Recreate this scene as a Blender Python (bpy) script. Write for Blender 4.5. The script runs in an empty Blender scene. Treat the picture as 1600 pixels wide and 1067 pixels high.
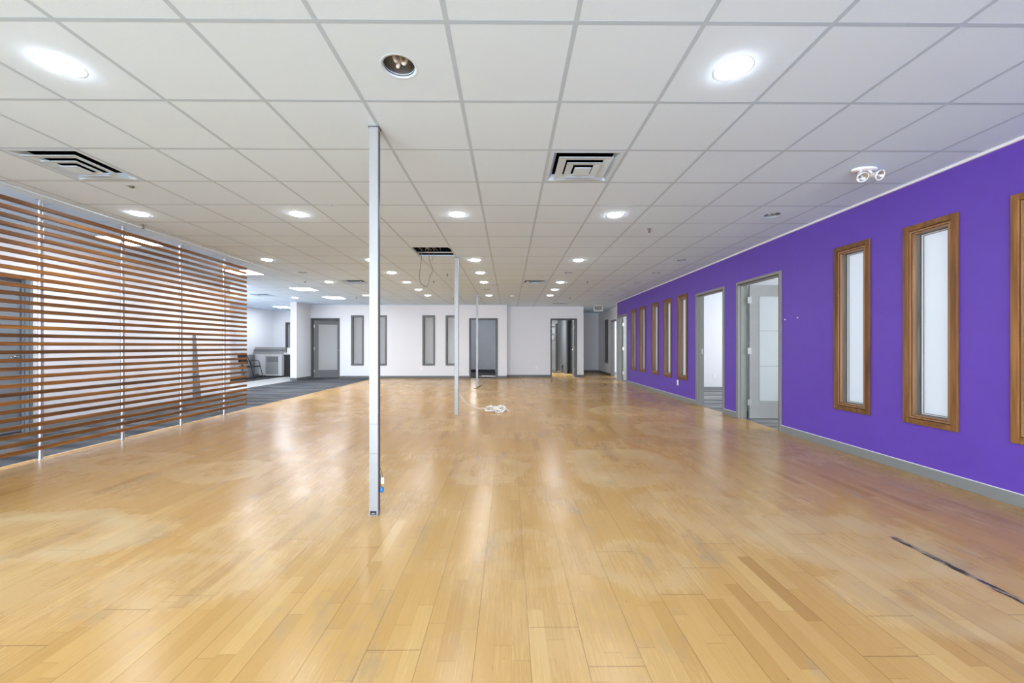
import bpy, bmesh, math, random
from mathutils import Vector, Matrix, Euler
random.seed(7)
PI = math.pi
R = math.radians
S = bpy.context.scene
COL = S.collection

# ------------------------------------------------------------------ camera
cam_d = bpy.data.cameras.new('camera')
cam_d.sensor_width = 36.0
cam_d.lens = 14.046
cam_d.shift_y = 7.75 / 1600.0
cam_d.clip_start = 0.05
cam_d.clip_end = 200
cam = bpy.data.objects.new('camera', cam_d)
cam.location = (0, 0, 1.173)
cam.rotation_euler = (R(90), 0, -0.0074)
COL.objects.link(cam)
S.camera = cam

# ------------------------------------------------------------------ world, exposure
w = bpy.data.worlds.new('world')
w.use_nodes = True
w.node_tree.nodes['Background'].inputs[0].default_value = (0.75, 0.87, 1.0, 1)
w.node_tree.nodes['Background'].inputs[1].default_value = 0.02
S.world = w
S.view_settings.view_transform = 'Standard'
S.view_settings.look = 'None'
S.view_settings.gamma = 1.0
S.view_settings.use_curve_mapping = False
S.view_settings.exposure = 0.74

# area lamps: added unseen fills, and the outside windows of the side offices
def area(name, loc, rot, sx, sy, power, colour):
    d = bpy.data.lights.new(name, 'AREA')
    d.shape = 'RECTANGLE'
    d.size, d.size_y = sx, sy
    d.energy = power
    d.color = colour
    o = bpy.data.objects.new(name, d)
    o.location = loc
    o.rotation_euler = rot
    COL.objects.link(o)
    return o
COOL = (0.84, 0.93, 1.0)
NEU = (1.0, 0.98, 0.96)
area('rear_fill_lamp', (-0.6, -5.8, 1.1), (R(123), 0, 0), 8.0, 1.8, 640, COOL)  # unseen lamp added behind the camera to brighten the ceiling
area('hall_fill_lamp', (-5.75, -5.8, 1.5), (R(90), 0, 0), 1.4, 2.2, 260, COOL)  # unseen lamp added to brighten the hall behind the screen
area('daylight_office_window', (7.35, 3.2, 1.5), (R(90), 0, R(90)), 5.0, 1.8, 105, NEU)
area('daylight_office_window', (7.35, 8.7, 1.5), (R(90), 0, R(90)), 3.0, 1.8, 58, NEU)
area('daylight_office_window', (7.35, 12.2, 1.5), (R(90), 0, R(90)), 2.4, 1.8, 70, NEU)
area('daylight_office_window', (7.35, 16.0, 1.5), (R(90), 0, R(90)), 3.0, 1.8, 90, NEU)
area('back_office_fill_lamp', (-3.5, 18.3, 1.6), (R(90), 0, R(180)), 4.0, 1.4, 45, (1.0, 0.95, 0.90))  # unseen lamp added to light the room behind the back wall
area('store_room_lamp', (1.2, 17.5, 2.6), (0, 0, 0), 1.2, 1.2, 90, COOL)
area('left_room_fill_lamp', (-9.85, 11.0, 1.3), (R(112), 0, R(-90)), 2.6, 1.8, 100, (1.0, 0.97, 0.94))  # unseen lamp added to lift the far ceiling and back wall

LAMP = 68.0      # emission of a lit downlight lens
TROFFER = 30.0   # emission of a square light panel

# ------------------------------------------------------------------ material helpers
def mat(name, col=(0.8, 0.8, 0.8), rough=0.5, metal=0.0, spec=0.5, bump=0.0, bscale=200, var=0.0, vscale=3.0, coat=0.0):
    m = bpy.data.materials.new(name)
    m.use_nodes = True
    nt = m.node_tree
    b = nt.nodes['Principled BSDF']
    b.inputs['Base Color'].default_value = (*col, 1)
    b.inputs['Roughness'].default_value = rough
    b.inputs['Metallic'].default_value = metal
    b.inputs['Specular IOR Level'].default_value = spec
    b.inputs['Coat Weight'].default_value = coat
    tc = nt.nodes.new('ShaderNodeTexCoord')
    if bump:
        n = nt.nodes.new('ShaderNodeTexNoise')
        n.inputs['Scale'].default_value = bscale
        n.inputs['Detail'].default_value = 3
        nt.links.new(tc.outputs['Object'], n.inputs['Vector'])
        bp = nt.nodes.new('ShaderNodeBump')
        bp.inputs['Strength'].default_value = bump
        bp.inputs['Distance'].default_value = 0.002
        nt.links.new(n.outputs['Fac'], bp.inputs['Height'])
        nt.links.new(bp.outputs['Normal'], b.inputs['Normal'])
    if var:
        n = nt.nodes.new('ShaderNodeTexNoise')
        n.inputs['Scale'].default_value = vscale
        n.inputs['Detail'].default_value = 4
        nt.links.new(tc.outputs['Object'], n.inputs['Vector'])
        mr = nt.nodes.new('ShaderNodeMapRange')
        mr.inputs[1].default_value = 0.3
        mr.inputs[2].default_value = 0.7
        mr.inputs[3].default_value = 1 - var
        mr.inputs[4].default_value = 1 + var
        nt.links.new(n.outputs['Fac'], mr.inputs[0])
        mx = nt.nodes.new('ShaderNodeVectorMath')
        mx.operation = 'SCALE'
        mx.inputs[0].default_value = col
        nt.links.new(mr.outputs[0], mx.inputs['Scale'])
        nt.links.new(mx.outputs[0], b.inputs['Base Color'])
    return m

def emis(name, col, strength):
    m = bpy.data.materials.new(name)
    m.use_nodes = True
    b = m.node_tree.nodes['Principled BSDF']
    b.inputs['Base Color'].default_value = (*col, 1)
    b.inputs['Emission Color'].default_value = (*col, 1)
    b.inputs['Emission Strength'].default_value = strength
    return m

class NT:
    def __init__(s, m):
        s.nt = m.node_tree
    def node(s, t, **kw):
        n = s.nt.nodes.new(t)
        for k, v in kw.items():
            setattr(n, k, v)
        return n
    def link(s, a, b):
        s.nt.links.new(a, b)
    def m(s, op, a, b=None, c=None, clamp=False):
        n = s.node('ShaderNodeMath', operation=op, use_clamp=clamp)
        for i, v in enumerate((a, b, c)):
            if v is None:
                continue
            if hasattr(v, 'is_linked'):
                s.link(v, n.inputs[i])
            else:
                n.inputs[i].default_value = v
        return n.outputs[0]
    def mix(s, f, a, b, mode='MIX'):
        n = s.node('ShaderNodeMix', data_type='RGBA', blend_type=mode)
        for i, v in ((0, f), (6, a), (7, b)):
            if hasattr(v, 'is_linked'):
                s.link(v, n.inputs[i])
            elif i == 0:
                n.inputs[0].default_value = v
            else:
                n.inputs[i].default_value = (*v, 1)
        return n.outputs[2]
    def rng(s, v, a, b, c, d, smooth=False):
        n = s.node('ShaderNodeMapRange')
        if smooth:
            n.interpolation_type = 'SMOOTHSTEP'
        s.link(v, n.inputs[0])
        for i, q in enumerate((a, b, c, d)):
            n.inputs[1 + i].default_value = q
        return n.outputs[0]

# worn, clouded patches of the parquet, one a painted highlight: centre x, y, half sizes, strength
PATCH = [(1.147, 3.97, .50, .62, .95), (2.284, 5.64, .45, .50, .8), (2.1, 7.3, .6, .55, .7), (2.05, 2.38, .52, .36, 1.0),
         (-2.727, 3.8, .42, .32, .8), (-3.94, 4.12, .55, .34, .75), (-3.0, 2.50, .75, .36, 1.25), (-0.184, 3.82, .36, .42, .7),  # strongest patch is a bright floor reflection painted in
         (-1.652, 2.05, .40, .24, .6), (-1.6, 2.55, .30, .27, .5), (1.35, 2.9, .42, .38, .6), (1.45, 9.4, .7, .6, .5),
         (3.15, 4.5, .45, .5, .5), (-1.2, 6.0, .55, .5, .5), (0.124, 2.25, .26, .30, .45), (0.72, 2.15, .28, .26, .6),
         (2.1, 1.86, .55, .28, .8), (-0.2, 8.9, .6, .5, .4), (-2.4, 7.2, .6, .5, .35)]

def parquet():
    m = bpy.data.materials.new('maple_parquet')
    m.use_nodes = True
    T = NT(m)
    b = m.node_tree.nodes['Principled BSDF']
    geo = T.node('ShaderNodeNewGeometry')
    sep = T.node('ShaderNodeSeparateXYZ')
    T.link(geo.outputs['Position'], sep.inputs[0])
    x, y = sep.outputs[0], sep.outputs[1]
    sx = T.m('DIVIDE', T.m('SUBTRACT', x, 0.08), 0.07)
    strip = T.m('FLOOR', sx)
    wn1 = T.node('ShaderNodeTexWhiteNoise', noise_dimensions='1D')
    T.link(strip, wn1.inputs['W'])
    yy = T.m('ADD', T.m('DIVIDE', y, 0.52), T.m('MULTIPLY', wn1.outputs[0], 13.0))
    cell = T.m('FLOOR', yy)
    cv = T.node('ShaderNodeCombineXYZ')
    T.link(strip, cv.inputs[0]); T.link(cell, cv.inputs[1])
    wn2 = T.node('ShaderNodeTexWhiteNoise', noise_dimensions='2D')
    T.link(cv.outputs[0], wn2.inputs['Vector'])
    ramp = T.node('ShaderNodeValToRGB')
    cr = ramp.color_ramp
    cr.elements[0].position = 0.0; cr.elements[0].color = (0.50, 0.29, 0.10, 1)
    cr.elements[1].position = 1.0; cr.elements[1].color = (0.72, 0.49, 0.21, 1)
    for p, c in ((0.05, (0.60, 0.37, 0.135, 1)), (0.25, (0.63, 0.395, 0.150, 1)), (0.9, (0.67, 0.43, 0.172, 1))):
        e = cr.elements.new(p); e.color = c
    T.link(wn2.outputs[0], ramp.inputs[0])
    # grain along the boards
    gv = T.node('ShaderNodeCombineXYZ')
    T.link(T.m('ADD', T.m('MULTIPLY', x, 95.0), T.m('MULTIPLY', wn2.outputs[0], 40.0)), gv.inputs[0])
    T.link(T.m('MULTIPLY', y, 3.0), gv.inputs[1])
    T.link(cell, gv.inputs[2])
    gn = T.node('ShaderNodeTexNoise')
    gn.inputs['Scale'].default_value = 1.6
    gn.inputs['Detail'].default_value = 5
    gn.inputs['Distortion'].default_value = 1.2
    T.link(gv.outputs[0], gn.inputs['Vector'])
    grain = T.rng(gn.outputs['Fac'], 0.3, 0.7, 0.94, 1.04)
    sc = T.node('ShaderNodeVectorMath', operation='SCALE')
    T.link(ramp.outputs[0], sc.inputs[0]); T.link(grain, sc.inputs['Scale'])
    col = sc.outputs[0]
    # amber finish left where nobody walked: along the walls and beyond the middle of the room
    bn = T.node('ShaderNodeTexNoise'); bn.inputs['Scale'].default_value = 0.9; bn.inputs['Detail'].default_value = 4
    T.link(geo.outputs['Position'], bn.inputs['Vector'])
    bw = T.rng(bn.outputs['Fac'], 0.3, 0.7, -0.8, 0.8)
    right = T.rng(T.m('ADD', x, T.m('MULTIPLY', bw, 0.25)), 2.3, 2.75, 0.0, 1.0, True)
    far = T.rng(T.m('ADD', y, bw), 2.6, 4.6, 0.0, 1.0, True)
    leftf = T.rng(T.m('ADD', x, T.m('MULTIPLY', bw, 0.5)), -4.2, -3.4, 1.0, 0.0, True)
    amber = T.m('MAXIMUM', T.m('MAXIMUM', right, far), leftf)
    amber = T.m('MULTIPLY', amber, T.rng(bn.outputs['Fac'], 0.3, 0.7, 0.55, 1.0))
    tint = T.node('ShaderNodeVectorMath', operation='MULTIPLY'); T.link(col, tint.inputs[0]); tint.inputs[1].default_value = (0.90, 0.80, 0.62)
    col = T.mix(amber, col, tint.outputs[0])
    # worn patches and the painted highlight
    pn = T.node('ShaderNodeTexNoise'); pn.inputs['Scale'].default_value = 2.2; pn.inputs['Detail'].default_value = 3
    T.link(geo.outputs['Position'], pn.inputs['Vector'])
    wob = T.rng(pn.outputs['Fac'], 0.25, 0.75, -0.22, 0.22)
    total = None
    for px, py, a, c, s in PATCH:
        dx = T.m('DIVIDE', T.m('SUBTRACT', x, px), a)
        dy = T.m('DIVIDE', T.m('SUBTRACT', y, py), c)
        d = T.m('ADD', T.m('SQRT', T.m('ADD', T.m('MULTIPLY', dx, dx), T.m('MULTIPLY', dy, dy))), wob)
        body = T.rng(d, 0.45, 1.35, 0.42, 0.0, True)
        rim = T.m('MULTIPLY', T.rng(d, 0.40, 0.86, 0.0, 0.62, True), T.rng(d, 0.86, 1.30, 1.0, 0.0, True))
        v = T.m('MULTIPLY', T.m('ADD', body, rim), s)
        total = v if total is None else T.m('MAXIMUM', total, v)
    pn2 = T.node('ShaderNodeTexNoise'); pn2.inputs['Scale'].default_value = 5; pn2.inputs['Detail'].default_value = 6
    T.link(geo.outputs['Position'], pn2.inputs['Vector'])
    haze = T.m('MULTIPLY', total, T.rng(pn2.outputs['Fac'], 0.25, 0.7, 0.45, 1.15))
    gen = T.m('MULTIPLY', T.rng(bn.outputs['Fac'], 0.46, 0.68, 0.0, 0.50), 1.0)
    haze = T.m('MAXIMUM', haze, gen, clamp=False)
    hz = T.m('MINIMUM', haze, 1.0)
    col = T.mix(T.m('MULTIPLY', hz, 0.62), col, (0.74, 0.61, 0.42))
    # greyed scuffs
    sn = T.node('ShaderNodeTexNoise'); sn.inputs['Scale'].default_value = 2.3; sn.inputs['Detail'].default_value = 8; sn.inputs['Roughness'].default_value = 0.7
    mp = T.node('ShaderNodeMapping'); mp.inputs['Scale'].default_value = (1.6, 0.7, 1); mp.inputs['Location'].default_value = (3.3, 1.2, 0)
    T.link(geo.outputs['Position'], mp.inputs[0]); T.link(mp.outputs[0], sn.inputs['Vector'])
    col = T.mix(T.rng(sn.outputs['Fac'], 0.56, 0.70, 0.0, 0.50), col, (0.40, 0.33, 0.25))
    # dark knots and flecks
    kn = T.node('ShaderNodeTexNoise'); kn.inputs['Scale'].default_value = 38; kn.inputs['Detail'].default_value = 2
    mp2 = T.node('ShaderNodeMapping'); mp2.inputs['Scale'].default_value = (1.0, 0.55, 1)
    T.link(geo.outputs['Position'], mp2.inputs[0]); T.link(mp2.outputs[0], kn.inputs['Vector'])
    col = T.mix(T.rng(kn.outputs['Fac'], 0.74, 0.79, 0.0, 0.55), col, (0.20, 0.11, 0.05))
    # joints
    fb = T.m('FRACT', T.m('DIVIDE', T.m('SUBTRACT', x, 0.08), 0.21))
    db = T.m('MINIMUM', fb, T.m('SUBTRACT', 1.0, fb))
    board = T.rng(db, 0.004, 0.011, 0.62, 0.0)
    fs = T.m('FRACT', sx)
    ds = T.m('MINIMUM', fs, T.m('SUBTRACT', 1.0, fs))
    sj = T.rng(ds, 0.006, 0.02, 0.22, 0.0)
    fy = T.m('FRACT', yy)
    dy_ = T.m('MINIMUM', fy, T.m('SUBTRACT', 1.0, fy))
    cj = T.rng(dy_, 0.0015, 0.005, 0.30, 0.0)
    bi = T.m('FLOOR', T.m('DIVIDE', T.m('SUBTRACT', x, 0.08), 0.21))
    wn3 = T.node('ShaderNodeTexWhiteNoise', noise_dimensions='1D'); T.link(bi, wn3.inputs['W'])
    by = T.m('FRACT', T.m('ADD', T.m('DIVIDE', y, 2.2), T.m('MULTIPLY', wn3.outputs[0], 9.0)))
    bj = T.rng(T.m('MINIMUM', by, T.m('SUBTRACT', 1.0, by)), 0.0006, 0.0016, 0.55, 0.0)
    jn = T.m('MAXIMUM', T.m('MAXIMUM', board, sj), T.m('MAXIMUM', cj, bj))
    col = T.mix(jn, col, (0.20, 0.11, 0.045))
    # torn board edge
    tn = T.node('ShaderNodeTexNoise'); tn.inputs['Scale'].default_value = 45; tn.inputs['Detail'].default_value = 4
    mp3 = T.node('ShaderNodeMapping'); mp3.inputs['Scale'].default_value = (1.0, 0.25, 1)
    T.link(geo.outputs['Position'], mp3.inputs[0]); T.link(mp3.outputs[0], tn.inputs['Vector'])
    tx = T.m('ADD', T.m('ABSOLUTE', T.m('SUBTRACT', x, 2.36)), T.rng(tn.outputs['Fac'], 0.3, 0.7, -0.006, 0.006))
    inx = T.rng(tx, 0.017, 0.020, 1.0, 0.0)
    iny = T.m('MULTIPLY', T.rng(y, 2.43, 2.46, 1.0, 0.0), T.rng(y, 1.70, 1.74, 0.0, 1.0))
    tear = T.m('MULTIPLY', inx, iny)
    tcol = T.mix(T.rng(tn.outputs['Fac'], 0.46, 0.56, 0.0, 1.0), (0.045, 0.038, 0.038), (0.36, 0.30, 0.25))
    col = T.mix(tear, col, tcol)
    dk = T.node('ShaderNodeVectorMath', operation='MULTIPLY'); T.link(col, dk.inputs[0]); dk.inputs[1].default_value = (0.87, 0.835, 0.73)
    T.link(dk.outputs[0], b.inputs['Base Color'])
    rg = T.m('ADD', T.rng(gn.outputs['Fac'], 0.3, 0.7, 0.19, 0.27), T.m('MULTIPLY', hz, 0.18))
    T.link(rg, b.inputs['Roughness'])
    b.inputs['Specular IOR Level'].default_value = 0.32
    bp = T.node('ShaderNodeBump'); bp.inputs['Strength'].default_value = 0.25; bp.inputs['Distance'].default_value = 0.001
    T.link(T.m('SUBTRACT', T.m('MULTIPLY', gn.outputs['Fac'], 0.3), jn), bp.inputs['Height'])
    T.link(bp.outputs[0], b.inputs['Normal'])
    return m

def wood(name, dark, mid, light, axis=1, scale=1.0, rough=0.42, var=0.25, coat=0.1):
    m = bpy.data.materials.new(name)
    m.use_nodes = True
    T = NT(m)
    b = m.node_tree.nodes['Principled BSDF']
    tc = T.node('ShaderNodeTexCoord')
    oi = T.node('ShaderNodeObjectInfo')
    mp = T.node('ShaderNodeMapping')
    s = [28.0 * scale] * 3
    s[axis] = 1.6 * scale
    mp.inputs['Scale'].default_value = s
    T.link(tc.outputs['Object'], mp.inputs[0])
    off = T.node('ShaderNodeVectorMath', operation='ADD')
    T.link(mp.outputs[0], off.inputs[0])
    cb = T.node('ShaderNodeCombineXYZ')
    rr = T.m('MULTIPLY', oi.outputs['Random'], 50.0)
    for i in range(3):
        T.link(rr, cb.inputs[i])
    T.link(cb.outputs[0], off.inputs[1])
    n = T.node('ShaderNodeTexNoise'); n.inputs['Scale'].default_value = 1.0; n.inputs['Detail'].default_value = 5; n.inputs['Distortion'].default_value = 0.6
    T.link(off.outputs[0], n.inputs['Vector'])
    r = T.node('ShaderNodeValToRGB')
    r.color_ramp.elements[0].position = 0.25; r.color_ramp.elements[0].color = (*dark, 1)
    r.color_ramp.elements[1].position = 0.75; r.color_ramp.elements[1].color = (*light, 1)
    e = r.color_ramp.elements.new(0.5); e.color = (*mid, 1)
    T.link(n.outputs['Fac'], r.inputs[0])
    # knots
    vor = T.node('ShaderNodeTexNoise'); vor.inputs['Scale'].default_value = 0.35; vor.inputs['Detail'].default_value = 1
    T.link(off.outputs[0], vor.inputs['Vector'])
    c = T.mix(T.rng(vor.outputs['Fac'], 0.62, 0.72, 0.0, 0.5), r.outputs[0], dark)
    sc = T.node('ShaderNodeVectorMath', operation='SCALE')
    T.link(c, sc.inputs[0])
    T.link(T.rng(oi.outputs['Random'], 0, 1, 1 - var, 1 + var), sc.inputs['Scale'])
    T.link(sc.outputs[0], b.inputs['Base Color'])
    b.inputs['Roughness'].default_value = rough
    b.inputs['Coat Weight'].default_value = coat
    bp = T.node('ShaderNodeBump'); bp.inputs['Strength'].default_value = 0.15; bp.inputs['Distance'].default_value = 0.001
    T.link(n.outputs['Fac'], bp.inputs['Height']); T.link(bp.outputs[0], b.inputs['Normal'])
    return m

def carpet(name, c0, c1):
    m = bpy.data.materials.new(name)
    m.use_nodes = True
    T = NT(m)
    b = m.node_tree.nodes['Principled BSDF']
    geo = T.node('ShaderNodeNewGeometry')
    mp = T.node('ShaderNodeMapping'); mp.inputs['Scale'].default_value = (0.6, 3.0, 1)
    T.link(geo.outputs['Position'], mp.inputs[0])
    n = T.node('ShaderNodeTexNoise'); n.inputs['Scale'].default_value = 1.3; n.inputs['Detail'].default_value = 4
    T.link(mp.outputs[0], n.inputs['Vector'])
    ck = T.node('ShaderNodeTexNoise'); ck.inputs['Scale'].default_value = 160
    T.link(geo.outputs['Position'], ck.inputs['Vector'])
    c = T.mix(T.rng(n.outputs['Fac'], 0.38, 0.62, 0, 1), c0, c1)
    sc = T.node('ShaderNodeVectorMath', operation='SCALE')
    T.link(c, sc.inputs[0]); T.link(T.rng(ck.outputs['Fac'], 0.3, 0.7, 0.85, 1.15), sc.inputs['Scale'])
    T.link(sc.outputs[0], b.inputs['Base Color'])
    b.inputs['Roughness'].default_value = 0.95
    b.inputs['Specular IOR Level'].default_value = 0.15
    bp = T.node('ShaderNodeBump'); bp.inputs['Strength'].default_value = 0.5; bp.inputs['Distance'].default_value = 0.003
    T.link(ck.outputs['Fac'], bp.inputs['Height']); T.link(bp.outputs[0], b.inputs['Normal'])
    return m

def frosted(name, col, trans=0.55):
    m = bpy.data.materials.new(name)
    m.use_nodes = True
    T = NT(m)
    nt = m.node_tree
    out = nt.nodes['Material Output']
    b = nt.nodes['Principled BSDF']
    b.inputs['Base Color'].default_value = (*col, 1)
    b.inputs['Roughness'].default_value = 0.25
    tl = T.node('ShaderNodeBsdfTranslucent'); tl.inputs[0].default_value = (*col, 1)
    mx = T.node('ShaderNodeMixShader'); mx.inputs[0].default_value = trans
    T.link(b.outputs[0], mx.inputs[1]); T.link(tl.outputs[0], mx.inputs[2]); T.link(mx.outputs[0], out.inputs[0])
    return m

M = {}
M['parquet'] = parquet()
M['white'] = mat('painted_wall_white', (0.72, 0.73, 0.765), 0.65, bump=0.25, bscale=160)
M['purple'] = mat('painted_wall_purple', (0.118, 0.051, 0.430), 0.5, bump=0.35, bscale=140, var=0.04, vscale=6)
M['tile'] = mat('ceiling_tile', (0.68, 0.83, 1.0), 0.9, spec=0.2, bump=0.35, bscale=300, var=0.012, vscale=1.2)
M['tee'] = mat('ceiling_tee', (0.46, 0.585, 0.73), 0.6)
M['drywall'] = mat('drywall_white', (0.68, 0.82, 0.97), 0.7)
M['dark'] = mat('dark_void', (0.004, 0.004, 0.004), 1.0, spec=0.0)
M['grey'] = mat('grey_trim_paint', (0.215, 0.225, 0.225), 0.45)
M['frame'] = mat('door_frame_grey', (0.245, 0.250, 0.235), 0.42, bump=0.1, bscale=90)
M['leaf'] = mat('door_leaf_grey', (0.29, 0.295, 0.295), 0.45, var=0.04, vscale=8)
M['slate'] = mat('slate_trim', (0.115, 0.118, 0.122), 0.45)
M['leafdark'] = mat('door_leaf_dark', (0.125, 0.127, 0.13), 0.45)
M['leafblue'] = mat('door_leaf_bluegrey', (0.19, 0.22, 0.25), 0.45)
M['caulk'] = mat('white_caulk', (0.8, 0.8, 0.84), 0.6)
M['alu'] = mat('brushed_aluminium', (0.50, 0.51, 0.54), 0.30, metal=0.9, bump=0.05, bscale=400)
M['postwhite'] = mat('post_white_metal', (0.31, 0.32, 0.335), 0.38, metal=0.15)
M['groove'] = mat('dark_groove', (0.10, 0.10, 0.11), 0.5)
M['chrome'] = mat('chrome', (0.75, 0.75, 0.76), 0.18, metal=1.0)
M['plastic'] = mat('white_plastic', (0.83, 0.83, 0.84), 0.35)
M['vent'] = mat('vent_paint', (0.61, 0.76, 0.93), 0.5)
M['navy'] = mat('navy_plate', (0.010, 0.016, 0.035), 0.8, spec=0.1)
M['black'] = mat('black_plastic', (0.015, 0.015, 0.016), 0.45)
M['blackfabric'] = mat('black_fabric', (0.02, 0.02, 0.022), 0.9, bump=0.3, bscale=300)
M['cablewhite'] = mat('white_cable', (0.88, 0.87, 0.83), 0.45)
M['cablegrey'] = mat('grey_cable', (0.10, 0.10, 0.10), 0.5)
M['blue'] = mat('blue_plastic', (0.03, 0.18, 0.50), 0.35)
M['sheet'] = mat('sheet_steel', (0.42, 0.42, 0.43), 0.45, metal=0.8)
M['cabwhite'] = mat('cabinet_laminate', (0.72, 0.72, 0.72), 0.4)
M['cabgrey'] = mat('cabinet_grey', (0.36, 0.36, 0.36), 0.5)
M['board'] = mat('grey_board', (0.15, 0.16, 0.19), 0.6)
M['boxgrey'] = mat('grey_card', (0.22, 0.22, 0.22), 0.7)
M['exitface'] = mat('sign_face', (0.28, 0.28, 0.28), 0.4)
M['exitletter'] = mat('sign_letters', (0.10, 0.10, 0.10), 0.4)
M['carpet'] = carpet('grey_carpet', (0.045, 0.048, 0.055), (0.125, 0.13, 0.14))
M['officecarpet'] = carpet('office_carpet', (0.12, 0.12, 0.12), (0.36, 0.36, 0.36))
M['darkcarpet'] = carpet('dark_carpet', (0.05, 0.05, 0.055), (0.085, 0.085, 0.09))
M['lightfloor'] = mat('pale_floor_tile', (0.58, 0.58, 0.58), 0.35, var=0.05, vscale=2)
M['casing'] = wood('oak_casing', (0.10, 0.038, 0.010), (0.20, 0.085, 0.020), (0.30, 0.14, 0.04), axis=2, scale=1.0, rough=0.55, coat=0.0)
M['casingh'] = wood('oak_casing_across', (0.10, 0.038, 0.010), (0.20, 0.085, 0.020), (0.30, 0.14, 0.04), axis=1, scale=1.0, rough=0.55, coat=0.0)
M['casinglight'] = wood('oak_stop', (0.20, 0.09, 0.035), (0.32, 0.16, 0.07), (0.42, 0.23, 0.11), axis=2, var=0.05)
M['grooveshade'] = mat('painted_groove_shade', (0.025, 0.010, 0.006), 0.7)  # dark colour stands in for the shade in the casing grooves
M['beadwhite'] = mat('pale_glazing_bead', (0.70, 0.70, 0.72), 0.3)
M['reveal'] = wood('grey_wood_reveal', (0.10, 0.075, 0.055), (0.20, 0.16, 0.13), (0.30, 0.24, 0.19), axis=2, scale=1.0)
M['slat'] = wood('cedar_slat', (0.085, 0.028, 0.005), (0.20, 0.075, 0.012), (0.36, 0.155, 0.028), axis=1, scale=0.9, var=0.42, rough=0.48, coat=0.0)
M['bead'] = wood('pale_wood_bead', (0.55, 0.36, 0.16), (0.66, 0.45, 0.22), (0.72, 0.52, 0.28), axis=1, var=0.0)
M['scrap'] = mat('brown_wood_scrap', (0.16, 0.09, 0.03), 0.7)
M['pane'] = frosted('frosted_pane', (0.80, 0.84, 0.88), 0.6)
M['paneback'] = frosted('frosted_pane_grey', (0.46, 0.46, 0.46), 0.3)
M['doorglass'] = frosted('frosted_door_glass', (0.80, 0.84, 0.86), 0.5)
M['lens'] = emis('lamp_lens', (0.96, 0.98, 1.0), LAMP)
M['troffer'] = emis('panel_lens', (0.90, 0.95, 1.0), TROFFER)
M['bulb'] = mat('cfl_bulb', (0.75, 0.76, 0.78), 0.25)
M['can'] = mat('can_reflector', (0.60, 0.61, 0.62), 0.25, metal=0.9)
M['glass'] = mat('lamp_glass', (0.70, 0.72, 0.74), 0.12, metal=0.5)

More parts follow.
